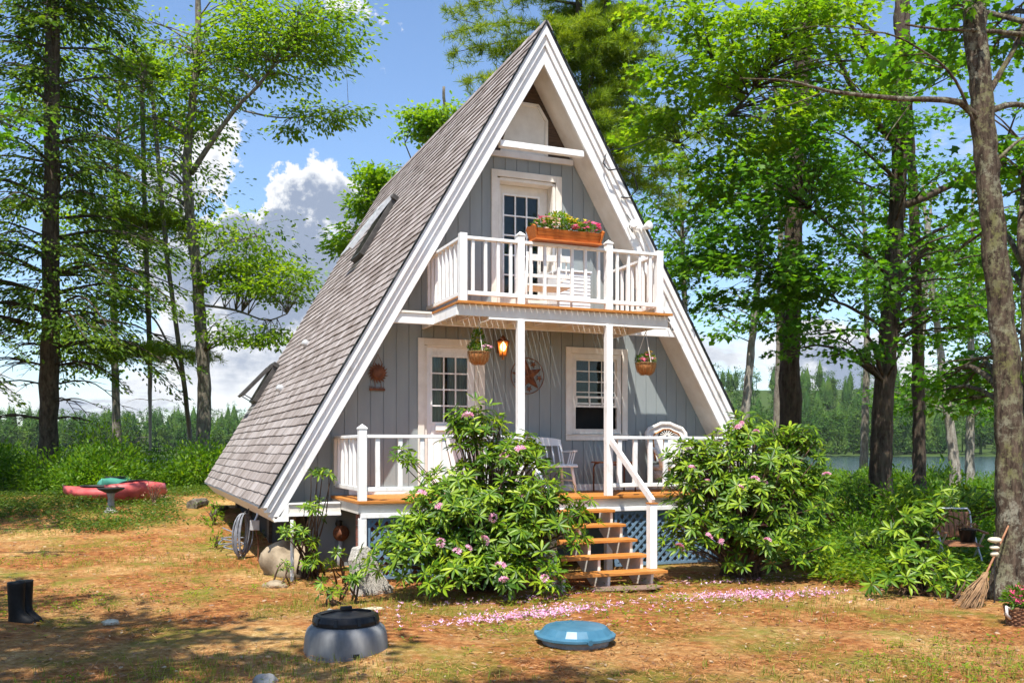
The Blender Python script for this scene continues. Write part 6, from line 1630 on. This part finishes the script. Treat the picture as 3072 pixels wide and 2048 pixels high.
# ------------------------------------------------------------------ ground litter
def scatter(n, u0, u1, q0, q1, g, pw=.6):
    q = q0 + (q1 - q0) * g.uniform(0, 1, n) ** (1 / pw) if pw < 1 else g.uniform(q0, q1, n)
    lat = g.uniform(u0, u1, n) * q
    x = -6.149 + q * .3798 + lat * .9251; y = -13.664 + q * .9251 - lat * .3798
    return x, y
def litter():
    g = np.random.default_rng(55)
    def lay(name, n, kind, mat, size, label, cat, q1=20, tilt=.12, lift=.012, region=None, pw=1):
        x, y = scatter(n, -.62, .62, 6.3, q1, g, pw)
        if region is not None:
            k = region(x, y); x, y = x[k], y[k]
        m = len(x); a = g.uniform(0, 6.28, m)
        z = ground_h(x, y) + lift + g.uniform(0, .012, m)
        D = np.stack([np.cos(a), np.sin(a), g.normal(0, tilt, m)], 1); N = np.stack([g.normal(0, tilt * 2, m), g.normal(0, tilt * 2, m), np.ones(m)], 1)
        o = leaf_mesh(name, np.stack([x, y, z], 1), D, N, g.uniform(.6, 1.3, m) * size, kind, M[mat], None); tag(o, label, cat, kind='stuff')
    lay('fallen_needles', 85000, 'needle', 'needle', .075, 'carpet of fallen brown pine needles on the yard', 'pine needles', 22, .1, pw=1)
    lay('dead_leaves', 8500, 'oval', 'deadleaf', .055, 'dry leaves and bark chips lying on the yard', 'dead leaves', 20, .25)
    # grass and clover in patches
    def patch(x, y): 
        return (np.sin(x * 1.1 + 1.3 * np.sin(y * .7)) + np.sin(y * 1.6 + x * .6 + 2) + g.normal(0, .5, len(x))) > .75
    x, y = scatter(12500, -.62, .62, 6.3, 19, g, 1); k = patch(x, y) & ~((x > -3.6) & (x < 3.4) & (y > -2.2)); x, y = x[k], y[k]
    C, D, N, S = [], [], [], []
    for xx, yy in zip(x, y):
        m = int(g.integers(4, 9)); a = g.uniform(0, 6.28, m); zz = float(ground_h(xx, yy))
        C.append(np.stack([xx + g.normal(0, .025, m), yy + g.normal(0, .025, m), np.full(m, zz)], 1)); D.append(np.stack([np.cos(a) * .55, np.sin(a) * .55, np.ones(m)], 1)); N.append(np.stack([np.cos(a), np.sin(a), np.full(m, -.4)], 1)); S.append(g.uniform(.03, .085, m))
    C, D, N, S = map(np.concatenate, (C, D, N, S))
    o = leaf_mesh('grass', C, D, N, S, 'needle', M['grass'], None); 
    tag(o, 'sparse short grass growing in patches over the yard', 'grass', kind='stuff')
    x, y = scatter(5200, -.62, .62, 6.3, 19, g, 1); k = ((np.sin(x * .9 + 2 + np.sin(y)) + np.sin(y * 1.3 - x * .5)) + g.normal(0, .6, len(x))) > 1.0; k &= ~((x > -3.6) & (x < 3.4) & (y > -2.2)); x, y = x[k], y[k]
    C, D, N, S = [], [], [], []
    for xx, yy in zip(x, y):
        m = int(g.integers(5, 12)); a = g.uniform(0, 6.28, m); zz = float(ground_h(xx, yy)); r = g.uniform(0, .07, m)
        C.append(np.stack([xx + r * np.cos(a), yy + r * np.sin(a), zz + g.uniform(.015, .07, m)], 1)); D.append(np.stack([np.cos(a), np.sin(a), g.normal(.3, .3, m)], 1)); N.append(np.stack([g.normal(0, .3, m), g.normal(0, .3, m), np.ones(m)], 1)); S.append(g.uniform(.025, .055, m))
    C, D, N, S = map(np.concatenate, (C, D, N, S))
    tag(leaf_mesh('ground_cover', C, D, N, S, 'oval', M['cover'], None), 'low green weeds and seedlings scattered over the yard', 'weeds', kind='stuff')
    # undergrowth under the trees, left and right
    def under(name, n, fn, label, hgt=.35, size=.085):
        C, D, N, S = [], [], [], []
        for _ in range(n):
            xx, yy = fn(); zz = float(ground_h(xx, yy)); m = int(g.integers(16, 30)); a = g.uniform(0, 6.28, m); r = g.uniform(.02, .34, m); h = hgt * g.uniform(.3, 1.1)
            C.append(np.stack([xx + r * np.cos(a), yy + r * np.sin(a), zz + h * g.uniform(.25, 1, m) * (1 - r * .9)], 1)); D.append(np.stack([np.cos(a), np.sin(a), g.normal(.1, .35, m)], 1)); N.append(np.stack([g.normal(0, .4, m), g.normal(0, .4, m), np.ones(m)], 1)); S.append(g.uniform(.6, 1.3, m) * size)
        C, D, N, S = map(np.concatenate, (C, D, N, S))
        tag(leaf_mesh(name, C, D, N, S, 'oval', M['cover' if 'bright' in name else 'low' if 'fern' in name else 'shrub'], None), label, 'undergrowth', kind='stuff')
    def right():
        while True:
            q = g.uniform(11.5, 28); lat = g.uniform(.18, .62) * q
            x = -6.149 + q * .3798 + lat * .9251; y = -13.664 + q * .9251 - lat * .3798
            if x > 3.0 + .35 * math.sin(y * 2.2) and y > -4.3 + .45 * math.sin(x * 2.7) and not (y > -.6 and x < 5.0): return x, y
    under('undergrowth', 2300, right, 'low leafy undergrowth under the trees right of the cabin', .42, .095)
    under('bright_fern_undergrowth', 2200, right, 'seedlings and ferns on the right, bright yellow green to stand in for sun patches', .34, .09)  # brighter leaf colour stands in for sun patches on the undergrowth
    def left():
        while True:
            q = g.uniform(17.5, 34); lat = g.uniform(-.64, -.2) * q
            x = -6.149 + q * .3798 + lat * .9251; y = -13.664 + q * .9251 - lat * .3798
            if q > 24.8 + .6 * math.sin(lat * 2) or (lat < -.36 * q and q > 19 + math.sin(lat * 1.7)) or (g.uniform() < .06): return x, y
    under('fern_undergrowth', 2600, left, 'low green ground plants around the kayaks and the bird bath', .22, .08)
    # petals
    P, D, N, S = [], [], [], []
    for (cx, cy, sx, sy, n, ang) in ((*(-2.094, -4.216, -0.003)[:2], .50, .13, 480, .1), (*(-1.312, -3.932, -0.002)[:2], .36, .14, 130, .1), (*(1.114, -3.998, -0.001)[:2], .62, .17, 520, -.15), (*(-0.591, -4.379, -0.003)[:2], 1.3, .5, 90, 0), (*(-3.067, -3.968, -0.001)[:2], .5, .3, 30, 0), (*(-1.777, -3.071, -0.000)[:2], .7, .22, 150, .1), (*(1.713, -2.860, -0.003)[:2], .7, .2, 120, 0)):
        a, b = g.normal(0, sx, n), g.normal(0, sy, n); x = cx + a * math.cos(ang) - b * math.sin(ang); y = cy + a * math.sin(ang) + b * math.cos(ang)
        for xx, yy in zip(x, y):
            zz = float(ground_h(xx, yy)) + g.uniform(.008, .02); k = int(g.integers(2, 5)); a0 = g.uniform(0, 6.28)
            for i in range(k):
                t = a0 + i * 1.25; P.append((xx, yy, zz)); D.append((math.cos(t), math.sin(t), g.uniform(.1, .9))); N.append((-math.cos(t) * .6, -math.sin(t) * .6, 1)); S.append(g.uniform(.022, .05))
    tag(leaf_mesh('fallen_petals', P, D, N, S, 'oval', M['petal'], None), 'drifts of fallen pink petals under the rhododendrons', 'petals', kind='stuff')
litter()

# ------------------------------------------------------------------ summer haze over the lake
def haze():
    m = bpy.data.materials.new('summer_haze'); m.use_nodes = True; nt = m.node_tree; nt.nodes.clear()
    o = nt.nodes.new('ShaderNodeOutputMaterial'); v = nt.nodes.new('ShaderNodeVolumePrincipled')
    v.inputs['Color'].default_value = (.86, .92, .95, 1); v.inputs['Density'].default_value = .00008
    nt.links.new(v.outputs[0], o.inputs['Volume'])
    mb = MB(); mb.box(-640, 940, -70, 1140, -3.6, 75); tag(mb.build('haze', m), 'thin pale summer haze in the air over yard and lake', 'haze', kind='stuff')
haze()
